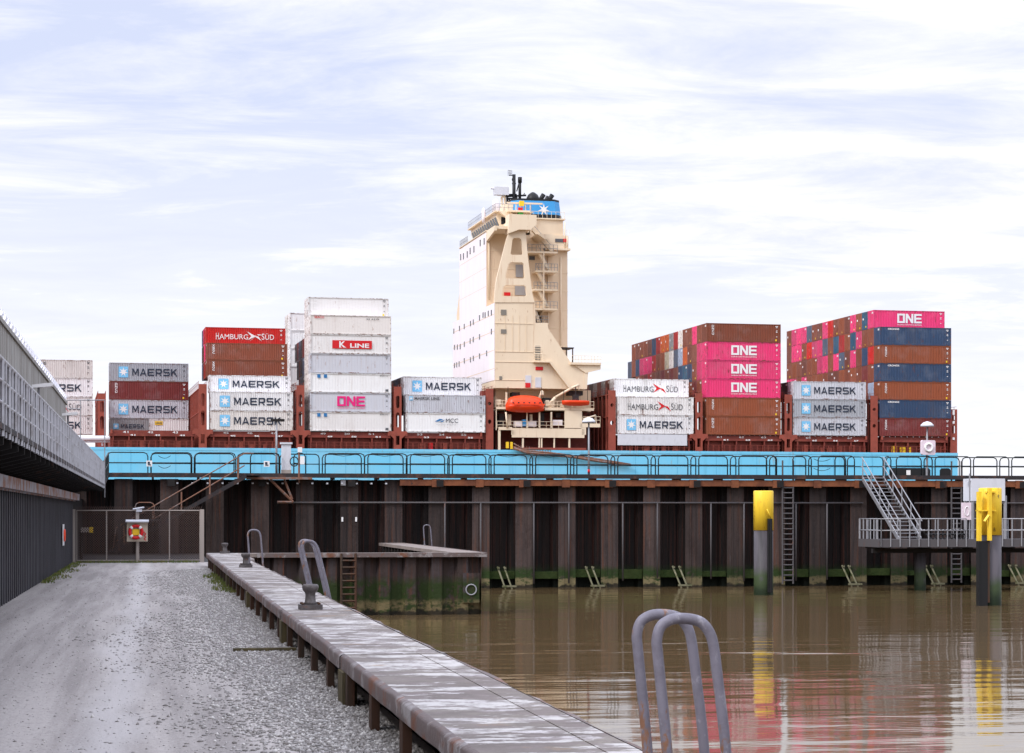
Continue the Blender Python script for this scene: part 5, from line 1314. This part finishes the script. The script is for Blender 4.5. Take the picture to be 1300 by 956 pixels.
ad = N.new('ShaderNodeMath'); ad.operation = 'MULTIPLY_ADD'; L.new(noise(.5,(1,.4,1),3), ad.inputs[0]); ad.inputs[1].default_value = .9; L.new(sx.outputs['X'], ad.inputs[2])
pg = N.new('ShaderNodeMath'); pg.operation = 'ADD'; L.new(ad.outputs[0], pg.inputs[0]); pg.inputs[1].default_value = .0
ab = N.new('ShaderNodeMath'); ab.operation = 'ABSOLUTE'; L.new(pg.outputs[0], ab.inputs[0])
stripe = rng_(ab.outputs[0], .08,.42,.62,0)
c = mixc(stripe, c, (0.50,0.47,0.46))                                                       # pale washed-out line worn into the road
L.new(c, bs.inputs['Base Color'])
vz = N.new('ShaderNodeTexVoronoi'); vz.inputs['Scale'].default_value = 28; L.new(tc.outputs['Object'], vz.inputs['Vector'])
bp = N.new('ShaderNodeBump'); bp.inputs['Distance'].default_value = .006; L.new(vz.outputs['Distance'], bp.inputs['Height']); bp.invert = True
L.new(bp.outputs[0], bs.inputs['Normal'])
sheet('yard', [(-30, QX0+.42, 94.001, HWY-.1)], M['yarddark'], -.01, 3.0)
sheet('road', [(-30, QX0+.42, -5, 94), (QX0+.42, QX1-.42, -5, 2.9)], road, 0.0, 3.0)
# loose stones
def stones(n, fx, fy, size):
    base = np.array([(1,0,0),(-1,0,0),(0,1,0),(0,-1,0),(0,0,1),(0,0,-1)], float)
    tri = np.array([(0,2,4),(2,1,4),(1,3,4),(3,0,4),(2,0,5),(1,2,5),(3,1,5),(0,3,5)])
    y = fy(rng.random(n)); x = fx(rng.random(n), y); s_ = size(rng.random(n), x, y)
    a = rng.random(n)*6.28; ca, sa = np.cos(a), np.sin(a)
    sc = s_[:,None]*(.55+.9*rng.random((n,3)))*np.array([1,1,.62])
    v = base[None]*sc[:,None]*(0.75+.5*rng.random((n,6,1)))
    vx = v[...,0]*ca[:,None]-v[...,1]*sa[:,None]+x[:,None]; vy = v[...,0]*sa[:,None]+v[...,1]*ca[:,None]+y[:,None]; vz_ = v[...,2]+(s_*.2)[:,None]
    V = np.stack([vx,vy,vz_], -1).reshape(-1,3); T_ = (tri[None]+6*np.arange(n)[:,None,None]).reshape(-1,3)
    me = bpy.data.meshes.new('loose_gravel'); me.vertices.add(len(V)); me.vertices.foreach_set('co', V.astype(np.float32).ravel())
    me.loops.add(T_.size); me.loops.foreach_set('vertex_index', T_.astype(np.int32).ravel()); me.polygons.add(len(T_))
    me.polygons.foreach_set('loop_start', np.arange(0, T_.size, 3, dtype=np.int32)); me.polygons.foreach_set('loop_total', np.full(len(T_), 3, np.int32)); me.update()
    at = me.attributes.new('tone', 'FLOAT', 'POINT'); at.data.foreach_set('value', np.repeat(rng.random(n), 6).astype(np.float32))
    return me
me = stones(52000, lambda r_, y: QX0+.3-np.abs(rng.normal(0,1,len(r_)))*(1.05+.25*np.sin(y*.21)+.15*np.sin(y*.9)), lambda r_: 14+68*r_**1.7, lambda r_, x, y: .010+.024*r_**2.2)
gm = bpy.data.materials.new('loose_stone'); gm.use_nodes = True; gn = gm.node_tree; at = gn.nodes.new('ShaderNodeAttribute'); at.attribute_name = 'tone'
cr = gn.nodes.new('ShaderNodeValToRGB'); cr.color_ramp.elements[0].color = (.22,.20,.185,1); cr.color_ramp.elements[1].color = (.62,.59,.56,1)
e = cr.color_ramp.elements.new(.6); e.color = (.33,.31,.30,1)
gn.links.new(at.outputs['Fac'], cr.inputs[0]); gn.links.new(cr.outputs[0], gn.nodes['Principled BSDF'].inputs['Base Color']); gn.nodes['Principled BSDF'].inputs['Roughness'].default_value = .85
me.materials.append(gm); o = bpy.data.objects.new('loose_gravel', me); COL.objects.link(o); o.rotation_euler = (0,0,H.ang); o['kind'] = 'stuff'; o['label'] = 'loose grey gravel lying between the road and the quay'; o['category'] = 'gravel'
me = stones(7000, lambda r_, y: -3.3+r_*3.9+0*y, lambda r_: 14+70*r_**2.2, lambda r_, x, y: .005+.013*r_**3)
me.materials.append(gm); o = bpy.data.objects.new('scattered_gravel', me); COL.objects.link(o); o.rotation_euler = (0,0,H.ang); o['kind'] = 'stuff'; o['label'] = 'fine chips scattered over the compacted road'; o['category'] = 'gravel'
# grass
def grass(name, n, fx, fy, hmax, label):
    y = fy(rng.random(n)); x = fx(rng.random(n), y); a = rng.random(n)*6.28; h = hmax*(.35+.65*rng.random(n)); w = .012+.01*rng.random(n)
    lx = (rng.random(n)-.5)*.5*h; ly = (rng.random(n)-.5)*.5*h
    V = np.stack([np.stack([x-w*np.cos(a), y-w*np.sin(a), 0*x-.01], -1), np.stack([x+w*np.cos(a), y+w*np.sin(a), 0*x-.01], -1), np.stack([x+lx, y+ly, h], -1)], 1).reshape(-1,3)
    me = bpy.data.meshes.new(name); me.from_pydata(V.tolist(), [], [(3*i,3*i+1,3*i+2) for i in range(n)]); me.materials.append(M['blade'])
    o = bpy.data.objects.new(name, me); COL.objects.link(o); o.rotation_euler = (0,0,H.ang); tag(o, label, 'grass', kind='stuff')
def clump(r_, c, w): return c+w*np.sign(r_-.5)*np.abs(2*r_-1)**1.3
grass('grass', 1500, lambda r_, y: QX0+.10-(r_**2.2)*.45*(.35+np.abs(np.sin(y*.55))), lambda r_: 57+18*r_, .14, 'rough green grass along the foot of the quay strip')
grass('weeds', 1300, lambda r_, y: -3.50+(r_**2.2)*.6*(.25+np.abs(np.sin(y*.4+1))), lambda r_: 66+27*r_, .11, 'yellow green weeds at the foot of the dark left wall')
grass('verge_grass', 900, lambda r_, y: -3.4+5.4*r_, lambda r_: 92.8+1.2*r_, .16, 'sparse grass under the gate')

# ------------------------------------------------------------------ water
wm = bpy.data.materials.new('muddy_water'); wm.use_nodes = True; nt = wm.node_tree; N = nt.nodes; L = nt.links; bs = N['Principled BSDF']
bs.inputs['Base Color'].default_value = (0.118,0.078,0.037,1); bs.inputs['Roughness'].default_value = .05; bs.inputs['IOR'].default_value = 1.33; bs.inputs['Specular IOR Level'].default_value = .28
tc = N.new('ShaderNodeTexCoord')
n1 = noise(.55,(.30,1.0,1),3,.5); n2 = noise(2.2,(.35,1.0,1),3,.5,(9,4,0)); n3 = noise(.05,(1,1.6,1),2,.5,(3,3,0))
amp = rng_(n3, .40, .62, .35, 1.1)
m1 = N.new('ShaderNodeMath'); m1.operation = 'MULTIPLY_ADD'; L.new(n2, m1.inputs[0]); m1.inputs[1].default_value = .16; L.new(n1, m1.inputs[2])
m2 = N.new('ShaderNodeMath'); m2.operation = 'MULTIPLY'; L.new(m1.outputs[0], m2.inputs[0]); L.new(amp, m2.inputs[1])
bp = N.new('ShaderNodeBump'); bp.inputs['Strength'].default_value = 1; bp.inputs['Distance'].default_value = .05; L.new(m2.outputs[0], bp.inputs['Height']); L.new(bp.outputs[0], bs.inputs['Normal'])
q = MB(); q._add([(-4000,-600,WATER),(4000,-600,WATER),(4000,6000,WATER),(-4000,6000,WATER)], [(0,1,2,3)])
me = q.mesh('water', wm); o = bpy.data.objects.new('water', me); COL.objects.link(o); o.rotation_euler = (0,0,H.ang); o['kind'] = 'structure'

# ------------------------------------------------------------------ gate with lifebuoy
YG = 93.6; gxl, gxr = H.x(94, YG), H.x(256.5, YG)
gt = thing('mesh_gate', 'wide double mesh gate with pale tube frame closing the quay road', 'gate', H, ((gxl+gxr)/2, YG, 0))
gxm = H.x(174.5, YG); zb_, zt_ = .10, 2.34
def leaf(a, b_):
    q = MB()
    q.tube([(a,YG,zb_),(a,YG,zt_),(b_,YG,zt_),(b_,YG,zb_)], .035, 6, closed=True); m_ = (a+b_)/2; q.bar((m_,YG,zb_),(m_,YG,zt_), .045)
    lf = part('gate_leaf', q, M['gateframe'], gt)
    q = MB(); s_ = .11; h = zt_-zb_; n = int((b_-a+h)/s_)
    for i in range(n):
        for sg_ in (1, -1):
            x0 = a-h+i*s_; x1 = x0+h; z0, z1 = zb_, zt_
            if x0 < a: z0 += a-x0; x0 = a
            if x1 > b_: z1 -= x1-b_; x1 = b_
            if x1-x0 < .05: continue
            if sg_ == 1: q.bar((x0,YG,z0), (x1,YG,z1), .019, 3)
            else: q.bar((x0,YG,zt_+zb_-z0), (x1,YG,zt_+zb_-z1), .019, 3)
    part('mesh', q, M['gatewire'], lf)
leaf(gxl+.12, gxm-.06); leaf(gxm+.06, gxr-.1)
for xx, w_ in ((gxl, .06), (gxm, .07), (gxr, .09)):
    q = MB(); q.box(xx-w_, xx+w_, YG-.06, YG+.06, 0, zt_+.05); part('post', q, M['gateframe'], gt)
q = MB()
n = 60
for i in range(n):
    a = gxl+(gxr-gxl)*i/n; b_ = gxl+(gxr-gxl)*(i+2)/n
    if b_ > gxr: break
    q.bar((a,YG,zt_-.18),(b_,YG,zt_+.18), .012, 3); q.bar((a,YG,zt_+.18),(b_,YG,zt_-.18), .012, 3)
part('barb_strip', q, M['gatewire'], gt)
q = MB(); q.box(gxl-.3, gxl-.05, YG, YG+.1, 0, zt_); part('filler_panel', q, M['gatewire'], gt)
gl = thing('gate_lamp', 'small white lamp fitted on top of the gate centre post', 'lamp', H, (gxm, YG-.1, zt_))
q = MB(); q.bar((gxm-.2,YG-.05,zt_+.06),(gxm+.3,YG-.15,zt_+.14), .05); q.box(gxm-.05, gxm+.2, YG-.2, YG-.02, zt_-.06, zt_+.05); part('lamp_head', q, M['lightgrey'], gl)
YB = YG-.30; bx0, bx1 = H.x(161, YB), H.x(187.5, YB); z0, z1 = H.z(687.5, bx0, YB), H.z(663, bx0, YB)
ls_ = thing('lifebuoy_station', 'pale board with little roof carrying a red lifebuoy on the gate post', 'lifebuoy board', H, ((bx0+bx1)/2, YB, 0))
q = MB(); q.box(bx0, bx1, YB, YB+.12, z0, z1); part('board', q, mat('cream_board', (.50,.43,.34), .6), ls_)
q = MB(); q.prism([(YB-.22,z1),(YB-.22,z1+.05),(YB+.2,z1+.12),(YB+.2,z1)], bx0-.05, bx1+.05, 'x'); part('roof', q, M['lightgrey'], ls_)
q = MB(); q.box((bx0+bx1)/2-.04, (bx0+bx1)/2+.04, YB+.12, YB+.22, -.05, z0+.3); part('post', q, M['gateframe'], ls_)
lbuoy = thing('lifebuoy', 'red and white ring lifebuoy hanging on the pale gate board', 'lifebuoy', H, ((bx0+bx1)/2-.06, YB-.08, (z0+z1)/2))
cx_, cz_ = (bx0+bx1)/2-.06, (z0+z1)/2
q = MB(); q.tube([(cx_+.27*math.cos(a), YB-.08, cz_+.27*math.sin(a)) for a in [i*math.pi/14 for i in range(28)]], .075, 10, closed=True); part('ring', q, M['redink'], lbuoy)
for k in range(4):
    q = MB(); a0 = math.pi/4+k*math.pi/2; q.tube([(cx_+.27*math.cos(a0+d), YB-.08, cz_+.27*math.sin(a0+d)) for d in (-.2,-.1,0,.1,.2)], .082, 10); part('band', q, M['white'], lbuoy)
q = MB(); q.box(cx_-.15, cx_+.15, YB-.06, YB-.005, cz_-.14, cz_+.12); part('notice', q, M['yellowink'], lbuoy)
q = MB(); q.tube([(bx1-.12+.05*math.cos(i*1.3), YB-.05, z0+.05+i*.03) for i in range(14)], .02, 5); part('rope', q, M['redink'], lbuoy)

# ------------------------------------------------------------------ left wall and elevated walkway
LX = -3.55; YE = 93.5
lw = thing('sheet_pile_wall', 'dark corrugated steel wall along the left of the road', 'wall', H, (LX, 60, 0))
mb = MB(); pts = []; y = 8.0
while y < YE: pts += [(LX, y), (LX, y+.30), (LX-.26, y+.34), (LX-.26, y+.72)]; y += .78
vs = [(a, b_, -.3) for a, b_ in pts]+[(a, b_, 3.30) for a, b_ in pts]; n = len(pts); mb._add(vs, [(i, i+1, n+i+1, n+i) for i in range(n-1)])
mb.box(LX-.6, LX-.3, 8, YE, -.3, 3.3); mb.box(LX-.3, LX-.01, YE-.02, YE+.1, -.3, 3.3)
part('sheet_pile', mb, M['shed_wall'], lw)
mb = MB(); mb.box(LX+.12, LX+.30, 12, 93.3, 2.78, 3.06); mb.box(LX+.10, LX+.12, 12, 93.3, 2.74, 3.10); part('fender_beam', mb, M['fenderbeam'], lw)
mb = MB()
for k in range(20): y = 14+k*4; mb = MB(); mb.box(LX, LX+.12, y, y+.3, 2.8, 3.0); part('beam_bracket', mb, M['dark'], lw)
q = MB(); y = 82; q.box(LX+.05, LX+.09, y-.4, y+.4, .95, 1.78)
sn = thing('lifebuoy_sign', 'white sign with orange ring fixed to the dark left wall', 'sign', H, (LX+.05, y, .95))
part('plate', q, M['white'], sn); q = MB(); q.tube([(LX+.11, y+.2*math.cos(a), 1.35+.2*math.sin(a)) for a in [i*math.pi/8 for i in range(16)]], .05, 6, closed=True); part('ring_symbol', q, M['orange'], sn)
x = hx(112, 100); ab_ = thing('amber_lamp_box', 'small pale box with amber end glimpsed behind the gate', 'lamp box', H, (H.x(112,98), 98, 1.2))
q = MB(); a, b_ = H.x(102.5,98), H.x(113,98); q.box(a, b_, 98, 98.2, 1.32, 1.55); part('box', q, M['gateframe'], ab_)
q = MB(); a, b_ = H.x(113.2,98), H.x(118,98); q.box(a, b_, 97.95, 98.2, 1.30, 1.57); part('amber_end', q, M['yellowink'], ab_)
q = MB(); a = H.x(103,98); q.bar((a,98.1,0),(a,98.1,1.4), .1); part('post', q, M['dark'], ab_)

PX = -2.45; PZ = 3.60; PE = 103.5
ew = thing('elevated_walkway', 'raised steel walkway with grey balustrade overhanging the left wall', 'walkway', H, (PX-.7, 60, PZ))
mb = MB(); mb.box(PX-1.5, PX+.02, 10, PE, PZ-.10, PZ); mb.box(PX+.021, PX+.07, 10, PE, PZ-.05, PZ+.05); part('deck', mb, M['deckgrey'], ew)
mb = MB(); y = 12
while y < PE:
    mb.prism([(PX, PZ-.10), (PX, PZ-.26), (LX-.1, PZ-.55), (LX-.1, PZ-.10)], y, y+.1, 'y') if y < YE else mb.box(PX-1.5, PX, y, y+.1, PZ-.3, PZ-.1)
    y += 1.9; part('bracket', mb, M['dark'], ew); mb = MB()
mb = MB()
RH = 1.10
for f in (RH, RH*.68, RH*.36): mb.tube([(PX+.03, 10, PZ+f), (PX+.03, PE, PZ+f)], .028 if f < RH else .036, 6)
y = 10.0; k = 0
while y <= PE:
    w_ = .055 if k % 2 == 0 else .034; mb.bar((PX+.04, y, PZ-.15), (PX+.04, y, PZ+RH), w_); y += .80; k += 1
part('balustrade', mb, M['balus'], ew)
mb = MB()
y = 10.4
while y < PE: mb.bar((PX-1.35, y, PZ), (PX-1.35, y, PZ+1.1), .05); y += 1.6
mb.tube([(PX-1.35, 100, PZ+1.1), (PX-1.35, PE, PZ+1.1)], .03, 6); part('rear_rail', mb, M['metal'], ew)
# end frame of thin pipes
mb = MB()
for px, yt_ in ((85, 508), (102, 508), (133, 508)):
    x = H.x(px, PE); mb.bar((x, PE, PZ-.2 if px != 133 else PZ-.6), (x, PE, H.z(yt_, x, PE)), .035)
a, b_ = H.x(85, PE), H.x(133, PE); mb.bar((a, PE, H.z(508,a,PE)), (b_, PE, H.z(508,b_,PE)), .035); mb.bar((a, PE, H.z(519,a,PE)), (H.x(102,PE), PE, H.z(519,a,PE)), .03)
part('pipe_frame', mb, M['metal'], ew)
# pale parapet wall behind the walkway, with razor wire
WXP = -3.78; PT = 7.10
pw = thing('parapet_wall', 'high pale ribbed panel wall with razor wire above the raised walkway', 'wall', H, (WXP, 60, PZ))
mb = MB(); pts = []; y = 10.0
while y < 91.6: pts += [(WXP, y), (WXP, y+.5), (WXP-.07, y+.54), (WXP-.07, y+.62)]; y += .66
vs = [(a, b_, PZ-.1) for a, b_ in pts]+[(a, b_, PT-.12) for a, b_ in pts]; n = len(pts); mb._add(vs, [(i, i+1, n+i+1, n+i) for i in range(n-1)])
mb.box(WXP-.4, WXP-.1, 10, 92.2, 2.9, PT-.121); part('panel', mb, M['pale'], pw)
mb = MB(); mb.box(WXP-.42, WXP+.05, 10, 92.3, PT-.12, PT); part('coping', mb, M['pale'], pw)
mb = MB(); y = 10.4
while y < 91: mb.box(WXP+.004, WXP+.03, y, y+.86, PZ+.10, PZ+1.62); y += 1.32
part('slot_shade', mb, M['black'], pw)  # flat black panels painting the shade of wall openings behind the balustrade
mb = MB(); pts = []; n = int((92-30)/.30*10)
for i in range(n): a = i/10*2*math.pi; pts.append((WXP-.15+.17*math.cos(a), 30+(62)*i/n, PT+.20+.17*math.sin(a)))
mb.tube(pts, .012, 3, smooth=False); mb.tube([(WXP-.15, 30, PT+.2), (WXP-.15, 92, PT+.2)], .01, 3)
part('razor_wire', mb, M['razor'], pw)
for px, py, Yd, lab in ((54, 490, 44, 'white flat lamp head on the left walkway rail, nearer one'), (89, 526, 59, 'white flat lamp head on the left walkway rail, farther one')):
    u = (px-CX)/F; X = u*Yd; x = X*H.c+Yd*H.n; y = -X*H.n+Yd*H.c; z_ = EYE+(HY-py)/F*Yd
    o = thing('walkway_lamp', lab, 'lamp', H, (PX, y, PZ), 'lamps on the raised left walkway')
    q = MB(); q.tube([(PX+.02, y, PZ+.2), (PX+.02, y, z_-.05), (PX+.12, y, z_)], .03, 6); part('pole', q, M['metal'], o)
    q = MB(); q.prism([(x-.22, z_-.05), (x-.22, z_+.02), (x+.2, z_+.07), (x+.24, z_+.02), (x+.2, z_-.01)], y-.12, y+.12, 'y'); part('lamp_head', q, M['white'], o)
# short link stair between the two walkways
lk = thing('link_stair', 'short dark stair linking the left walkway to the far walkway', 'stair', H, (PX-.5, 108, PZ))
mb = MB(); a0, a1 = PE, YN
mb.prism([(a0, PZ), (a0, PZ-.2), (a1, PD-.22), (a1, PD-.02)], PX-1.4, PX+.0, 'x')
part('ramp', mb, M['deckgrey'], lk)
mb = MB()
for xx in (PX-1.4, PX):
    for f in (1.15, .6): mb.tube([(xx, a0, PZ+f), (xx, a1, PD+f)], .035, 6)
    for k in range(6): u = k/5; mb.bar((xx, a0+(a1-a0)*u, PZ+(PD-PZ)*u), (xx, a0+(a1-a0)*u, PZ+(PD-PZ)*u+1.15), .05)
part('handrail', mb, M['darkrail'], lk)
mb = MB(); mb.box(-10, PX, HWY-.36, YF, PD-.2, PD-.03); mb.box(-12, LX-.3, YE, HWY+.5, -.3, 3.0)
solo('dark_retaining_block', mb, M['dark'], H, (-6, HWY-5, 0), 'dark wall block under the raised walkway behind the gate', 'wall')

# ------------------------------------------------------------------ camera, light, sky
cam = bpy.data.cameras.new('camera'); co = bpy.data.objects.new('camera', cam); COL.objects.link(co)
co.location = (0,0,EYE); co.rotation_euler = (R(90),0,0); cam.sensor_width = 36; cam.lens = 36*F/1300; cam.shift_y = (HY-478)/1300; cam.clip_end = 20000; cam.clip_start = .2
scene.camera = co
EL, AZ = 42, 232     # sun from behind-left: compass azimuth of the sun (x east, y north)
sd = Vector((math.sin(R(AZ))*math.cos(R(EL)), math.cos(R(AZ))*math.cos(R(EL)), math.sin(R(EL))))
sl = bpy.data.lights.new('sun', 'SUN'); sl.energy = 1.5; sl.angle = R(14); sl.color = (1,.965,.93); so = bpy.data.objects.new('sun', sl); COL.objects.link(so)
so.rotation_euler = (-sd).to_track_quat('-Z', 'Y').to_euler()
wd = bpy.data.worlds.new('World'); scene.world = wd; wd.use_nodes = True; nt = wd.node_tree; N = nt.nodes; L = nt.links
bg = N['Background']; bg.inputs['Strength'].default_value = .1
sky = N.new('ShaderNodeTexSky'); sky.sky_type = 'NISHITA'; sky.sun_disc = False; sky.sun_elevation = R(EL); sky.sun_rotation = R(AZ)
tc = N.new('ShaderNodeTexCoord'); sx = N.new('ShaderNodeSeparateXYZ'); L.new(tc.outputs['Generated'], sx.inputs[0])
# project the view direction onto a cloud layer overhead
zc = N.new('ShaderNodeMath'); zc.operation = 'MAXIMUM'; L.new(sx.outputs['Z'], zc.inputs[0]); zc.inputs[1].default_value = 0.0
za = N.new('ShaderNodeMath'); za.operation = 'ADD'; L.new(zc.outputs[0], za.inputs[0]); za.inputs[1].default_value = .10
dx = N.new('ShaderNodeMath'); dx.operation = 'DIVIDE'; L.new(sx.outputs['X'], dx.inputs[0]); L.new(za.outputs[0], dx.inputs[1])
dy = N.new('ShaderNodeMath'); dy.operation = 'DIVIDE'; L.new(sx.outputs['Y'], dy.inputs[0]); L.new(za.outputs[0], dy.inputs[1])
cb_ = N.new('ShaderNodeCombineXYZ'); L.new(dx.outputs[0], cb_.inputs[0]); L.new(dy.outputs[0], cb_.inputs[1])
def cn(sc, vec, det=8, rough=.6, loc=(0,0,0), rot=0, dist=0):
    mp_ = N.new('ShaderNodeMapping'); mp_.inputs['Scale'].default_value = vec; mp_.inputs['Location'].default_value = loc; mp_.inputs['Rotation'].default_value = (0,0,rot); L.new(cb_.outputs[0], mp_.inputs[0])
    nz = N.new('ShaderNodeTexNoise'); nz.inputs['Scale'].default_value = sc; nz.inputs['Detail'].default_value = det; nz.inputs['Roughness'].default_value = rough; nz.inputs['Distortion'].default_value = dist; L.new(mp_.outputs[0], nz.inputs['Vector']); return nz.outputs['Fac']
big = cn(.60, (.8,1.0,1), 4, .5, (2.2,1.3,0), .12, .3); fine = cn(2.5, (.75,1.3,1), 9, .66, (5,2,0), .1, .5)
mm_ = N.new('ShaderNodeMath'); mm_.operation = 'MULTIPLY_ADD'; L.new(fine, mm_.inputs[0]); mm_.inputs[1].default_value = .9; L.new(big, mm_.inputs[2])
cov = rng_(mm_.outputs[0], .80, 1.10, 0, 1)
low_ = rng_(sx.outputs['Z'], .05, .20, 1, 0)
mxx = N.new('ShaderNodeMath'); mxx.operation = 'MAXIMUM'; L.new(cov, mxx.inputs[0]); L.new(low_, mxx.inputs[1])
K = 7.1
gap = mixc(.06, (.635*K,.69*K,.885*K), sky.outputs[0])
clo = mixc(rng_(fine, .35, .70), (.84*K,.85*K,.95*K), (.965*K,.97*K,.99*K))
skyc = mixc(mxx.outputs[0], gap, clo)
# an overcast sky is brighter overhead than near the horizon
ml = N.new('ShaderNodeVectorMath'); ml.operation = 'SCALE'; L.new(skyc, ml.inputs[0]); L.new(rng_(sx.outputs['Z'], .25, .7, 1.0, 2.3), ml.inputs['Scale'])
L.new(ml.outputs[0], bg.inputs['Color'])
scene.view_settings.view_transform = 'Standard'; scene.view_settings.look = 'None'; scene.view_settings.exposure = 0.68; scene.view_settings.gamma = 1
scene.cycles.use_denoising = True; scene.cycles.max_bounces = 6; scene.cycles.diffuse_bounces = 3; scene.cycles.glossy_bounces = 3; scene.cycles.caustics_reflective = False; scene.cycles.caustics_refractive = False
